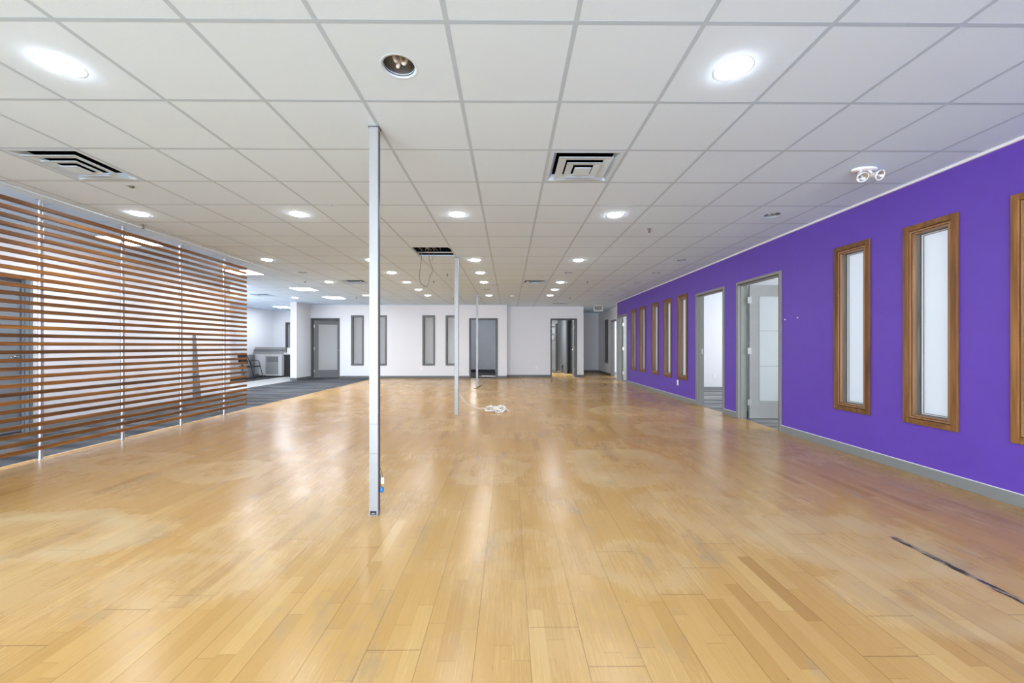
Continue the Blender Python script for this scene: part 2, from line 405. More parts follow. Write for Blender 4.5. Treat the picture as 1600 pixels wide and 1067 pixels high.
# ------------------------------------------------------------------ mesh helpers
class MB:
    def __init__(s):
        s.v = []; s.f = []; s.mi = []; s.sm = []; s.cur = 0
    def add(s, vs, fs, smooth=False):
        o = len(s.v)
        s.v += [tuple(v) for v in vs]
        for f in fs:
            s.f.append([i + o for i in f]); s.mi.append(s.cur); s.sm.append(smooth)
        return s
    def box(s, x0, x1, y0, y1, z0, z1, mtx=None, ch=0.0):
        x0, x1 = min(x0, x1), max(x0, x1); y0, y1 = min(y0, y1), max(y0, y1); z0, z1 = min(z0, z1), max(z0, z1)
        if ch > 0:
            return s.cbox(x0, x1, y0, y1, z0, z1, ch, mtx)
        vs = [Vector((x, y, z)) for z in (z0, z1) for y in (y0, y1) for x in (x0, x1)]
        if mtx: vs = [mtx @ v for v in vs]
        return s.add(vs, [(0, 2, 3, 1), (4, 5, 7, 6), (0, 1, 5, 4), (2, 6, 7, 3), (0, 4, 6, 2), (1, 3, 7, 5)])
    def cbox(s, x0, x1, y0, y1, z0, z1, c, mtx=None):
        bm = bmesh.new()
        bmesh.ops.create_cube(bm, size=1)
        for v in bm.verts:
            v.co = Vector((x0 if v.co.x < 0 else x1, y0 if v.co.y < 0 else y1, z0 if v.co.z < 0 else z1))
        bmesh.ops.bevel(bm, geom=bm.edges[:], offset=c, segments=2, affect='EDGES', profile=0.5)
        if mtx: bm.transform(mtx)
        bm.verts.index_update()
        s.add([v.co.copy() for v in bm.verts], [[v.index for v in f.verts] for f in bm.faces])
        bm.free()
        return s
    def tube(s, pts, r, n=8, cap=True, smooth=True):
        pts = [Vector(p) for p in pts]
        rr = r if isinstance(r, (list, tuple)) else [r] * len(pts)
        up = None; rings = []
        for i, p in enumerate(pts):
            a = pts[max(0, i - 1)]; b = pts[min(len(pts) - 1, i + 1)]
            t = (b - a).normalized()
            if up is None:
                up = Vector((0, 0, 1)) if abs(t.z) < 0.9 else Vector((1, 0, 0))
            x = t.cross(up)
            if x.length < 1e-5: x = t.cross(Vector((0, 1, 0.3)))
            x.normalize(); up = x.cross(t).normalized()
            rings.append([p + (x * math.cos(2 * PI * k / n) + up * math.sin(2 * PI * k / n)) * rr[i] for k in range(n)])
        vs = [v for q in rings for v in q]
        fs = []
        for i in range(len(pts) - 1):
            for k in range(n):
                a = i * n + k; b = i * n + (k + 1) % n
                fs.append((a, b, b + n, a + n))
        s.add(vs, fs, smooth)
        if cap:
            s.add(rings[0], [list(range(n))[::-1]]); s.add(rings[-1], [list(range(n))])
        return s
    def lathe(s, prof, n=24, origin=(0, 0, 0), mtx=None, smooth=True):
        vs = []; fs = []
        for r, z in prof:
            for k in range(n):
                a = 2 * PI * k / n
                v = Vector((r * math.cos(a), r * math.sin(a), z))
                if mtx: v = mtx @ v
                vs.append(v + Vector(origin))
        for i in range(len(prof) - 1):
            for k in range(n):
                a = i * n + k; b = i * n + (k + 1) % n
                fs.append((a, b, b + n, a + n))
        return s.add(vs, fs, smooth)
    def disc(s, r, z, n=24, origin=(0, 0, 0), mtx=None, down=True):
        vs = [Vector((r * math.cos(2 * PI * k / n), r * math.sin(2 * PI * k / n), z)) for k in range(n)]
        if mtx: vs = [mtx @ v for v in vs]
        vs = [v + Vector(origin) for v in vs]
        return s.add(vs, [list(range(n))[::-1] if down else list(range(n))])
    def build(s, name, mats, parent=None, loc=None, rotz=None, recalc=True):
        me = bpy.data.meshes.new(name)
        me.from_pydata(s.v, [], s.f)
        if not isinstance(mats, (list, tuple)): mats = [mats]
        for m_ in mats: me.materials.append(m_)
        for p, i, sm in zip(me.polygons, s.mi, s.sm):
            p.material_index = i; p.use_smooth = sm
        if recalc:
            bm = bmesh.new(); bm.from_mesh(me)
            bmesh.ops.recalc_face_normals(bm, faces=bm.faces)
            bm.to_mesh(me); bm.free()
        me.update()
        o = bpy.data.objects.new(name, me)
        COL.objects.link(o)
        if parent: o.parent = parent
        if loc: o.location = loc
        if rotz is not None: o.rotation_euler = (0, 0, rotz)
        return o

def empty(name, loc=(0, 0, 0), rotz=0.0):
    o = bpy.data.objects.new(name, None)
    o.empty_display_size = 0.2
    COL.objects.link(o)
    o.location = loc; o.rotation_euler = (0, 0, rotz)
    return o

def tag(o, label=None, cat=None, group=None, kind=None):
    if label: o['label'] = label
    if cat: o['category'] = cat
    if group: o['group'] = group
    if kind: o['kind'] = kind
    return o

def struct(o, label):
    o['kind'] = 'structure'; o['label'] = label
    return o

def copy_tree(o, parent=None):
    c = o.copy(); COL.objects.link(c)
    if parent: c.parent = parent
    for ch in list(o.children):
        if ch.name in COL.objects:
            copy_tree(ch, c)
    return c

# ------------------------------------------------------------------ measures
H = 2.697                    # ceiling height
W = 0.6096                   # ceiling module
GX, GY = -1.5139, 1.8798     # a grid crossing
def cell(c, r): return GX + W * (c + 0.5), GY + W * (r + 0.5)
XR = 3.733                   # purple wall
YB = 14.71                   # back wall, left section
YB2 = 15.26                  # back wall, right section
XS = -4.87                   # slat screen
XE = -4.90                   # edge of the parquet
XL = -6.60                   # left wall behind the screen

# ------------------------------------------------------------------ floors
def slab(name, rects, m, label, z=0.0, t=0.08):
    b = MB()
    for x0, x1, y0, y1 in rects: b.box(x0, x1, y0, y1, z - t, z)
    return struct(b.build(name, m), label)
slab('floor', [(XE, 3.793, -6, 14.72), (-0.14, 4.18, 14.72, 20.2)], M['parquet'], 'honey coloured maple strip parquet floor of the main room, clouded and worn')
slab('floor', [(-7.40, XE, -6, 14.72)], M['carpet'], 'mottled dark grey carpet beside the parquet, behind the slat screen')
slab('floor', [(-8.68, -7.40, 9.4, 17.0)], M['lightfloor'], 'pale smooth floor strip between the grey carpet and the black chair')
slab('floor', [(-10.1, -8.68, 9.4, 17.0)], M['darkcarpet'], 'dark carpet under the black chair in the far left room')
slab('floor', [(3.793, 7.6, -6, 13.83)], M['officecarpet'], 'light grey streaked carpet of the offices behind the purple wall')
slab('floor', [(4.18, 7.6, 13.83, 18.3)], M['officecarpet'], 'light grey carpet of the office beside the corridor')
slab('floor', [(-7.4, -0.14, 14.72, 18.6)], M['darkcarpet'], 'dark carpet of the room behind the back wall')
b = MB(); b.box(XE - 0.025, XE + 0.012, -6, 14.70, 0.0, 0.006)
struct(b.build('trim_1', M['bead']), 'thin pale wooden edging along the left side of the parquet')

# ------------------------------------------------------------------ walls
def wall(name, p0, p1, t, openings, mats, label, z1=H + 0.02, side=1):
    """wall from p0 to p1 (x, y); its visible face on the line, thickness t towards the left of the direction * side.
    openings: (a, b, za, zb) as distances from p0. Two skins: mats[0] on the line, mats[1] behind."""
    p0 = Vector((*p0, 0)); p1 = Vector((*p1, 0))
    d = (p1 - p0); L = d.length; d.normalize()
    n = Vector((-d.y, d.x, 0)) * side
    mtx = Matrix(((d.x, n.x, 0, p0.x), (d.y, n.y, 0, p0.y), (0, 0, 1, 0), (0, 0, 0, 1)))
    us = sorted({0.0, L} | {a for o in openings for a in o[:2]})
    b = MB()
    for sk, (v0, v1) in enumerate(((0, t / 2), (t / 2, t))):
        b.cur = sk if len(mats) > 1 else 0
        for ua, ub in zip(us[:-1], us[1:]):
            um = (ua + ub) / 2
            zs = [(0.0, z1)]
            for a, c, za, zb in openings:
                if a < um < c:
                    nz = []
                    for q0, q1 in zs:
                        if za > q0: nz.append((q0, za))
                        if zb < q1: nz.append((zb, q1))
                    zs = nz
            for q0, q1 in zs:
                b.box(ua, ub, v0, v1, q0, q1, mtx)
    return struct(b.build(name, list(mats)), label)

DH = 2.165     # clear height of a doorway (frame head to 2.215)
def dop(a, b_): return (a + 0.05, b_ - 0.05, -1, DH)
# windows of the purple wall: y ranges of their outer casing
PW = [(1.67, 2.13), (2.48, 2.935), (3.285, 3.745), (4.095, 4.555), (8.33, 8.80), (9.13, 9.61), (9.94, 10.42), (10.89, 11.37), (11.68, 12.16)]
PD = [(5.44, 6.52), (6.89, 7.95), (12.59, 13.70)]
def opn(y0, rngs_w, rngs_d):
    o = [(a + 0.05 - y0, b_ - 0.05 - y0, 0.46 + 0.05, 2.29 - 0.05) for a, b_ in rngs_w]
    o += [(a + 0.05 - y0, b_ - 0.05 - y0, -1, DH) for a, b_ in rngs_d]
    return o
wall('wall_right', (XR, -6), (XR, 13.77), 0.12, opn(-6, PW, PD), (M['purple'], M['white']), 'deep purple right wall with narrow windows and doorways', side=-1)
XW = 4.08
wall('wall_right_corridor', (XW, 13.89), (XW, 18.3), 0.12, [(14.83 + .05 - 13.89, 15.95 - .05 - 13.89, -1, DH), (16.40 + .04 - 13.89, 16.93 - .04 - 13.89, 0.52, 2.25)], (M['white'], M['white']), 'white corridor wall beyond the purple wall', side=-1)
wall('wall_right_return', (XR, 13.77), (7.5, 13.77), 0.12, [], (M['white'],), 'white return wall at the far end of the purple wall')
BW = [(-5.80, -5.33), (-4.957, -4.487), (-3.185, -2.72), (-2.334, -1.865)]
o = [(a + 0.05 + 7.28, c - 0.05 + 7.28, 0.47 + 0.05, 2.32 - 0.05) for a, c in BW]
o += [(-7.27 + .05 + 7.28, -6.21 - .05 + 7.28, -1, DH), (-1.47 + .05 + 7.28, -0.41 - .05 + 7.28, -1, DH)]
wall('wall_back', (-7.28, YB), (-0.08, YB), 0.12, o, (M['white'], M['white']), 'pale back wall with grey framed windows and two doorways')
wall('wall_back_corner', (-0.08, YB + 0.12), (-0.08, 20.2), 0.10, [], (M['white'],), 'wall edge where the back wall steps back')
wall('wall_back_recessed', (-0.08, YB2), (2.85, YB2), 0.12, [(1.58 + .05 + .08, 2.60 - .05 + .08, -1, DH + .03)], (M['white'], M['white']), 'recessed grey white back wall with one open doorway')
wall('wall_corridor_left', (2.85, YB2 + 0.12), (2.85, 18.2), 0.10, [], (M['white'],), 'left wall of the far right corridor')
wall('wall_corridor_end', (2.75, 18.2), (XW, 18.2), 0.10, [], (M['white'],), 'grey end wall of the far right corridor')
wall('wall_column', (-7.50, 13.75), (-7.28, 13.75), 3.05, [], (M['white'],), 'white wall end standing out left of the back door')
wall('wall_left', (XL, -6), (XL, 9.5), 0.12, [(4.55 + 6, 5.53 + 6, -1, 2.09)], (M['white'],), 'bright white wall seen through the slat screen', side=1)
wall('wall_left_return', (-10.07, 9.38), (XL - 0.12, 9.38), 0.12, [], (M['white'],), 'short white return wall behind the slat screen')
wall('wall_far_left', (-9.95, 9.5), (-9.95, 16.9), 0.12, [], (M['white'],), 'white side wall of the far left room')
wall('wall_far_left_end', (-10.07, 16.9), (-7.4, 16.9), 0.12, [(10.07 - 9.37, 10.07 - 8.45, -1, 2.14)], (M['white'],), 'white end wall of the far left room, with a grey door')
wall('wall_front', (-6.72, -6.1), (7.6, -6.1), 0.1, [], (M['white'],), 'white wall behind the camera')
wall('wall_office_outer', (7.5, -6), (7.5, 18.3), 0.1, [], (M['white'],), 'outer wall of the offices', side=-1)
wall('wall_office_partition', (XR + 0.12, 6.66), (7.5, 6.66), 0.1, [], (M['white'],), 'white partition just behind the nearer office door')
wall('wall_office_partition', (XR + 0.12, 10.66), (7.5, 10.66), 0.1, [], (M['white'],), 'white partition seen through the doorway without a leaf')
wall('wall_office_end', (XW + 0.12, 18.3), (7.6, 18.3), 0.1, [], (M['white'],), 'end wall of the office beside the corridor')
wall('wall_store_back', (-7.28, 18.5), (-0.2, 18.5), 0.1, [], (M['white'],), 'pale wall of the room behind the back wall')
wall('wall_store_end', (-0.18, 20.2), (2.75, 20.2), 0.1, [], (M['white'],), 'end wall of the room with shelving')

# baseboards ------------------------------------------------------------------
def base(name, p0, p1, segs, label, m='grey', h=0.092, t=0.013, side=-1, caulk=False):
    p0 = Vector((*p0, 0)); p1 = Vector((*p1, 0)); d = p1 - p0; L = d.length; d.normalize()
    n = Vector((-d.y, d.x, 0)) * side
    mtx = Matrix(((d.x, n.x, 0, p0.x), (d.y, n.y, 0, p0.y), (0, 0, 1, 0), (0, 0, 0, 1)))
    b = MB()
    for a, c in (segs or [(0, L)]):
        b.box(a, c, 0.0005, t, 0, h, mtx, ch=0.003)
        if caulk:
            b.cur = 1; b.box(a, c, 0.0005, 0.005, h, h + 0.006, mtx); b.cur = 0
    return struct(b.build(name, [M[m], M['caulk']]), label)
base('baseboard_right', (XR, -6), (XR, 13.77), [(0, 5.44 + 6), (6.52 + 6, 6.89 + 6), (7.95 + 6, 12.59 + 6)], 'grey rubber baseboard with a white caulk line under the purple wall', m='grey', side=1, caulk=True)
base('baseboard_back', (-7.28, YB), (-0.08, YB), [(7.28 - 6.21, 7.28 - 1.47), (7.28 - 0.41, 7.2 + 0.013)], 'dark grey baseboard along the pale back wall', m='slate')
base('baseboard_back_recessed', (-0.08, YB2), (2.85, YB2), [(0.0, 1.58 + .08), (2.60 + .08, 2.93)], 'dark grey baseboard along the recessed back wall', m='slate')
base('baseboard_corner', (-0.08, YB), (-0.08, YB2), None, 'short dark baseboard where the back wall steps back', m='slate')
base('baseboard_column', (-7.50, 13.75), (-7.28, 13.75), None, 'grey baseboard at the foot of the wall end', m='slate')
base('baseboard_column_side', (-7.28, 13.737), (-7.28, YB), None, 'grey baseboard on the side of the wall end', m='slate')
base('baseboard_corridor', (2.85, 18.2), (XW, 18.2), None, 'dark baseboard at the corridor end', m='slate')
base('baseboard_corridor_right', (XW, 15.95), (XW, 18.2), None, 'dark baseboard on the right side of the corridor', m='slate', side=1)
base('baseboard_corridor_left', (2.85, YB2), (2.85, 18.2), None, 'dark baseboard on the left side of the corridor', m='slate')
base('baseboard_office', (XR + .12, 10.66), (7.5, 10.66), None, 'grey baseboard inside the office without a door leaf')
base('baseboard_office_near', (XR + .12, 6.66), (7.5, 6.66), None, 'grey baseboard inside the nearer office')
base('baseboard_store', (-7.28, 18.5), (-0.2, 18.5), None, 'black baseboard inside the room behind the back wall', m='black', h=0.11)
base('baseboard_left', (XL, -6), (XL, 9.5), [(0, 10.5), (11.58, 15.5)], 'grey baseboard of the wall behind the screen', side=-1)
base('baseboard_far_left', (-9.95, 9.5), (-9.95, 16.9), None, 'grey baseboard of the far left room', side=-1)
base('baseboard_far_left_end', (-9.95, 16.9), (-7.5, 16.9), [(0, .5), (1.5, 2.45)], 'grey baseboard under the far left end wall')

# ceiling ------------------------------------------------------------------
LIT, UNLIT = [], []
for r_ in (-7, -3):
    for c_ in (-5, -2, 1, 4): LIT.append((c_, r_))
LIT += [(-5, 4), (-2, 4), (1, 4), (4, 4), (-2, 0), (4, 0), (-5, 8), (1, 8), (4, 8), (-2, 8), (-2, 10), (1, 10), (-5, 12), (-2, 12), (1, 12), (4, 12), (-2, 14), (4, 14), (-5, 16), (-2, 16), (1, 16), (4, 16), (-9, 13), (-9, 17)]
UNLIT += [(1, 0), (7, 4), (7, 8), (7, 10), (7, 12), (7, 14), (7, 16), (4, 10), (-5, 10), (1, 14)]
LIT += []
PANELS = [(-7, -2), (-7, 2), (-7, 6), (-7, 10), (-7, 14), (-7, 17)]
VENTS = [(3, 2), (-4, 2), (-4, 12), (3, 12), (-10, 16), (8, 25), (5, 20)]
HOLE = [(0, 7)]
holes = set(LIT) | set(UNLIT)
skip = set(PANELS) | set(VENTS) | set(HOLE)
b = MB()
zt = H + 0.0008
C0, C1, R0, R1 = -15, 14, -14, 31
for c in range(C0, C1 + 1):
    for r in range(R0, R1):
        if (c, r) in skip: continue
        x0, y0 = GX + W * c, GY + W * r
        x1, y1 = x0 + W, y0 + W
        if (c, r) in holes:
            cx, cy = cell(c, r); n = 32; rad = 0.092
            inner = [(cx + rad * math.cos(2 * PI * k / n), cy + rad * math.sin(2 * PI * k / n), zt) for k in range(n)]
            outer = []
            for k in range(n):
                a = 2 * PI * k / n; ca, sa = math.cos(a), math.sin(a)
                q = (W / 2) / max(abs(ca), abs(sa))
                outer.append((cx + ca * q, cy + sa * q, zt))
            b.add(inner + outer, [(k, (k + 1) % n, n + (k + 1) % n, n + k) for k in range(n)])
        else:
            b.add([(x0, y0, zt), (x0, y1, zt), (x1, y1, zt), (x1, y0, zt)], [(0, 1, 2, 3)])
b.cur = 1
tw = 0.012
for c in range(C0, C1 + 2):
    x = GX + W * c
    b.box(x - tw, x + tw, GY + W * R0, GY + W * R1, H, H + 0.022)
for r in range(R0, R1 + 1):
    y = GY + W * r
    b.box(GX + W * C0, GX + W * (C1 + 1), y - tw, y + tw, H + 0.0004, H + 0.020)
struct(b.build('ceiling', [M['tile'], M['tee']], recalc=False), 'white suspended tile ceiling on a fine metal grid')
b = MB(); b.box(-12, 9, -7, 21, 3.35, 3.45)
struct(b.build('ceiling_deck', M['dark']), 'dark roof deck above the missing ceiling tile')
b = MB(); b.box(-9.95, -7.5, 13.70, 16.9, H - 0.012, H - 0.002)
struct(b.build('ceiling_drywall', M['drywall']), 'smooth white ceiling of the far left room')
b = MB(); b.box(XR - 0.018, XR, -6, 13.77, H - 0.022, H)
struct(b.build('trim_2', M['caulk']), 'thin white angle along the top of the purple wall')
b = MB(); b.box(XS + 0.02, XS + 0.17, -6, 9.6, H - 0.010, H)
struct(b.build('trim_3', M['drywall']), 'flat white ceiling batten above the slat screen')

# ------------------------------------------------------------------ windows of the purple wall
def purple_window(i, y0, y1, label):
    w_ = y1 - y0; z0, z1 = 0.46, 2.29
    e = empty('window_%d' % i, (XR, (y0 + y1) / 2, z0), R(-90))   # local x to the right as seen from the room, y into the wall
    h = z1 - z0; a = w_ / 2; cw = 0.058
    def rect(b, q, g, v0, v1, ch=0.0):
        for s in (-1, 1): b.box(s * (a - q), s * (a - q - g), v0, v1, q, h - q, ch=ch)
        b.box(-a + q + g, a - q - g, v0, v1, q, q + g, ch=ch); b.box(-a + q + g, a - q - g, v0, v1, h - q - g, h - q, ch=ch)
    b = MB()
    for s in (-1, 1): b.box(s * a, s * (a - 0.050), -0.020, 0.0, 0.0, h, ch=0.004)
    b.cur = 1
    b.box(-a + 0.050, a - 0.050, -0.0195, 0.0, 0, 0.050, ch=0.004); b.box(-a + 0.050, a - 0.050, -0.0195, 0.0, h - 0.050, h, ch=0.004)
    b.build('window_casing', [M['casing'], M['casingh']], e)
    b = MB(); rect(b, 0.050, 0.006, -0.004, 0.02); b.build('painted_shade_strip', M['grooveshade'], e)  # dark strip fills the groove as painted shade
    b = MB(); rect(b, 0.0555, 0.015, -0.012, 0.02, 0.002); b.build('window_stop', M['casinglight'], e)
    b = MB(); rect(b, 0.0700, 0.005, -0.006, 0.02); b.build('inner_shade_strip', M['grooveshade'], e)
    b = MB(); rect(b, 0.0745, 0.010, -0.004, 0.02); b.build('inner_stop', M['casinglight'], e)
    q2 = 0.0835
    b = MB()
    for s in (-1, 1): b.box(s * (a - 0.055), s * (a - q2 - 0.002), 0.02, 0.10, 0.055, h - 0.055)
    b.box(-a + 0.055, a - 0.055, 0.02, 0.10, 0.055, q2 + 0.002); b.box(-a + 0.055, a - 0.055, 0.02, 0.10, h - q2 - 0.002, h - 0.055)
    b.build('window_reveal', M['reveal'], e)
    q2 += 0.001
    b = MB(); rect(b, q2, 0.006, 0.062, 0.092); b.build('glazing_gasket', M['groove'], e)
    b = MB(); rect(b, q2 + 0.0055, 0.008, 0.070, 0.090); b.build('glazing_bead', M['beadwhite'], e)
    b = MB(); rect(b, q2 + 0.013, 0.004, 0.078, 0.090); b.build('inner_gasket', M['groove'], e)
    b = MB(); b.box(-a + q2 + 0.0165, a - q2 - 0.0165, 0.082, 0.088, q2 + 0.0165, h - q2 - 0.0165); b.build('pane', M['pane'], e)
    struct(e, label)
    return e
wl = ['oak framed narrow window out of view at the near end of the purple wall',
      'oak framed narrow window cut by the right edge of the photo',
      'largest fully visible oak framed window, nearest on the purple wall',
      'oak framed window between the nearest doorway and the largest window',
      'oak framed window just beyond the doorway without a leaf, above the outlet',
      'second oak framed window beyond the doorway without a leaf',
      'middle of the five far oak framed windows',
      'second last oak framed window before the far doorway of the purple wall',
      'farthest oak framed window, beside the far doorway of the purple wall']
for i, ((a, c), l) in enumerate(zip(PW, wl)):
    if i: purple_window(i, a, c, l)
    else: purple_window(14, a, c, l)

def grey_window(i, loc, rotz, w_, h, label, pane='paneback', fm='slate'):
    e = empty('window_%d' % i, loc, rotz)
    a = w_ / 2; cw = 0.062
    b = MB()
    for s in (-1, 1): b.box(s * a, s * (a - cw), -0.018, 0.0, 0, h, ch=0.003)
    b.box(-a + cw, a - cw, -0.018, 0.0, 0, cw); b.box(-a + cw, a - cw, -0.018, 0.0, h - cw, h)
    b.build('window_casing', M[fm], e)
    b = MB(); q = cw - 0.012
    for s in (-1, 1): b.box(s * (a - q), s * (a - q - 0.022), -0.002, 0.10, q, h - q)
    b.box(-a + q, a - q, -0.002, 0.10, q, q + 0.022); b.box(-a + q, a - q, -0.002, 0.10, h - q - 0.022, h - q)
    b.build('window_reveal', M[fm], e)
    b = MB(); b.box(-a + q + .02, a - q - .02, 0.070, 0.076, q + .02, h - q - .02)
    b.build('pane', M[pane], e)
    return struct(e, label)
bl = ['narrow grey framed window just right of the half open back door', 'narrow grey framed window half hidden by the nearest white post',
      'narrow grey framed window left of the middle white post', 'narrow grey framed window partly behind the middle white post']
for i, ((a, c), l) in enumerate(zip(BW, bl)):
    grey_window(9 + i, ((a + c) / 2, YB, 0.47), 0, c - a, 1.85, l)
grey_window(13, (XW, 16.665, 0.48), R(-90), 0.53, 1.81, 'narrow dark framed window on the white corridor wall', pane='dark', fm='leafdark')

# ------------------------------------------------------------------ doors
def lever(parent, x, z, y, face, m='chrome'):
    """lever handle on a leaf; face -1: projects to -y"""
    b = MB()
    b.lathe([(0.0, 0), (0.027, 0), (0.027, 0.008), (0.012, 0.012), (0.010, 0.045), (0.0, 0.045)], 16, (x, y, z), Matrix.Rotation(R(90) if face < 0 else R(-90), 3, 'X').to_4x4().to_3x3())
    d = -1 if x > 0.4 else 1
    b.tube([(x, y + face * 0.040, z), (x + d * 0.03, y + face * 0.045, z), (x + d * 0.11, y + face * 0.043, z - 0.003)], [0.010, 0.010, 0.008], 8)
    return b.build('door_handle', M[m], parent)

def hinge_mb(b, z):
    b.tube([(0, 0, z - 0.055), (0, 0, z + 0.055)], 0.008, 8)
    b.box(-0.035, -0.001, -0.002, 0.002, z - 0.055, z + 0.055)
    b.box(0.001, 0.035, -0.002, 0.002, z - 0.055, z + 0.055)

def door(i, loc, rotz, ow, label, leaf=None, hinge='L', angle=90, fm='frame', lm='leaf', glass=True, gm='doorglass', oh=2.215, t=0.12, lines=True, hcol='sheet', handle=True, strike=False, closed_v=0.05):
    e = empty('door_%d' % i, loc, rotz)
    a = ow / 2; c = 0.05
    b = MB()
    for s in (-1, 1):
        b.box(s * a, s * (a - c), -0.014, 0.0, 0, oh, ch=0.003)
        b.box(s * (a - c - 0.001), s * (a - c + 0.01), -0.014, t + 0.014, 0, oh - c)
        b.box(s * a, s * (a - c), t, t + 0.014, 0, oh, ch=0.003)
        b.box(s * (a - c - 0.001), s * (a - c - 0.014), 0.035, 0.070, 0, oh - c)      # stop
    b.box(-a + c, a - c, -0.014, 0.0, oh - c, oh); b.box(-a + c, a - c, t, t + 0.014, oh - c, oh)
    b.box(-a + c, a - c, -0.014, t + 0.014, oh - c - 0.001, oh - c + 0.01)
    b.box(-a + c, a - c, 0.035, 0.070, oh - c - 0.014, oh - c)
    b.build('door_frame', M[fm], e)
    if strike:
        b = MB(); b.box(-a + c + 0.0145, -a + c + 0.017, 0.075, 0.105, 1.02, 1.13)
        b.build('strike_plate', M['chrome'], e)
    if leaf:
        lw = ow - 2 * c - 0.006; lh = oh - c - 0.016
        hx = -a + c + 0.003 if hinge == 'L' else a - c - 0.003
        d = 1 if hinge == 'L' else -1
        L = MB(); lt = 0.044
        gap = 0.030 if angle > 45 else 0.0
        lw -= gap
        def bx(x0, x1, z0, z1, v0=0.0, v1=lt): L.box(d * x0, d * x1, v0 - lt, v1 - lt, z0 + 0.012, z1 + 0.012)
        if glass:
            st = 0.145
            bx(0, st, 0, lh); bx(lw - st, lw, 0, lh); bx(st, lw - st, 0, 0.27); bx(st, lw - st, lh - 0.165, lh)
        else:
            bx(0, lw, 0, lh)
        lo = L.build('door_leaf', M[lm], e)
        ra = R(angle) * d
        lo.location = (hx + gap * math.cos(ra) * d, t + 0.004 + gap * math.sin(ra) * d, 0)
        lo.rotation_euler = (0, 0, ra)
        if glass:
            G = MB()
            G.box(d * st, d * (lw - st), -lt * 0.66, -lt * 0.34, 0.282, lh - 0.153)
            if lines:
                G.cur = 1
                for k in (1, 2):
                    z = 0.282 + (lh - 0.153 - 0.282) * k / 3
                    for v in (-lt * 0.67, -lt * 0.33): G.box(d * st, d * (lw - st), v - 0.0006, v + 0.0006, z - 0.003, z + 0.003)
                G.cur = 0
            G.build('glass', [M[gm], M['cabgrey']], lo)
            B = MB()
            for v in (-lt - 0.002, 0.0):
                B.box(d * st, d * (st + 0.012), v, v + 0.004, 0.282, lh - 0.153); B.box(d * (lw - st), d * (lw - st - 0.012), v, v + 0.004, 0.282, lh - 0.153)
                B.box(d * st, d * (lw - st), v, v + 0.004, 0.282, 0.294); B.box(d * st, d * (lw - st), v, v + 0.004, lh - 0.165, lh - 0.153)
            B.build('glazing_bead', M[lm], lo)
        if handle:
            for f_, yy in ((1, 0.0), (-1, -lt)):
                hb = MB()
                X = d * (lw - 0.065); Z = 1.03
                hb.lathe([(0.0, 0), (0.027, 0), (0.027, 0.008), (0.011, 0.012), (0.010, 0.045), (0.0, 0.045)], 16, (X, yy, Z), Matrix.Rotation(R(-90) * f_, 3, 'X'))
                hb.tube([(X, yy + f_ * 0.040, Z), (X - d * 0.03, yy + f_ * 0.046, Z), (X - d * 0.115, yy + f_ * 0.043, Z - 0.003)], [0.010, 0.010, 0.008], 8)
                hb.build('door_handle', M['chrome'], lo)
        for z in (0.27, 1.10, 1.92):
            hb = MB()
            hb.tube([(-d * gap / 2, -lt * 0.4, z - 0.052), (-d * gap / 2, -lt * 0.4, z + 0.052)], 0.008, 10)
            hb.box(-d * (gap + 0.004), d * 0.028, -lt - 0.003, -lt + 0.001, z - 0.05, z + 0.05)
            hb.build('hinge', M[hcol], lo)
    return struct(e, label)
def yc(a, b_): return (a + b_) / 2
door(1, (XR, yc(*PD[0]), 0), R(-90), PD[0][1] - PD[0][0], 'grey framed doorway nearest on the purple wall, its frosted glass door opened inward', leaf=True, hinge='L', angle=88)
door(2, (XR, yc(*PD[1]), 0), R(-90), PD[1][1] - PD[1][0], 'grey framed open doorway in the purple wall with no leaf in sight', strike=True)
door(3, (XR, yc(*PD[2]), 0), R(-90), PD[2][1] - PD[2][0], 'farthest doorway of the purple wall, door swung inward on three hinges', leaf=True, hinge='L', angle=118)
door(4, (XW, 15.39, 0), R(-90), 1.12, 'grey framed doorway in the white corridor wall')
door(5, (-6.74, YB, 0), 0, 1.06, 'dark grey back door with tall frosted panel, standing slightly ajar', leaf=True, hinge='L', angle=20, fm='slate', lm='leafdark', gm='paneback', lines=False)
door(6, (-0.94, YB, 0), 0, 1.06, 'grey framed doorway behind the farthest white post, door swung inward', leaf=True, hinge='R', angle=93, fm='slate', lm='leafdark', glass=False)
door(7, (2.09, YB2, 0), 0, 1.02, 'grey framed doorway of the recessed back wall, showing shelving inside', leaf=True, hinge='R', angle=96, fm='slate', lm='leafdark', oh=2.245, glass=False)
door(8, (XL, 5.04, 0), R(90), 1.08, 'blue grey door behind the left end of the slat screen', leaf=True, hinge='L', angle=0, fm='leafblue', lm='leafblue', glass=False, oh=2.14)
door(9, (-8.91, 16.9, 0), 0, 1.02, 'grey door at the end of the far left room', leaf=True, hinge='L', angle=0, fm='slate', lm='leaf', glass=False, oh=2.19, handle=False)

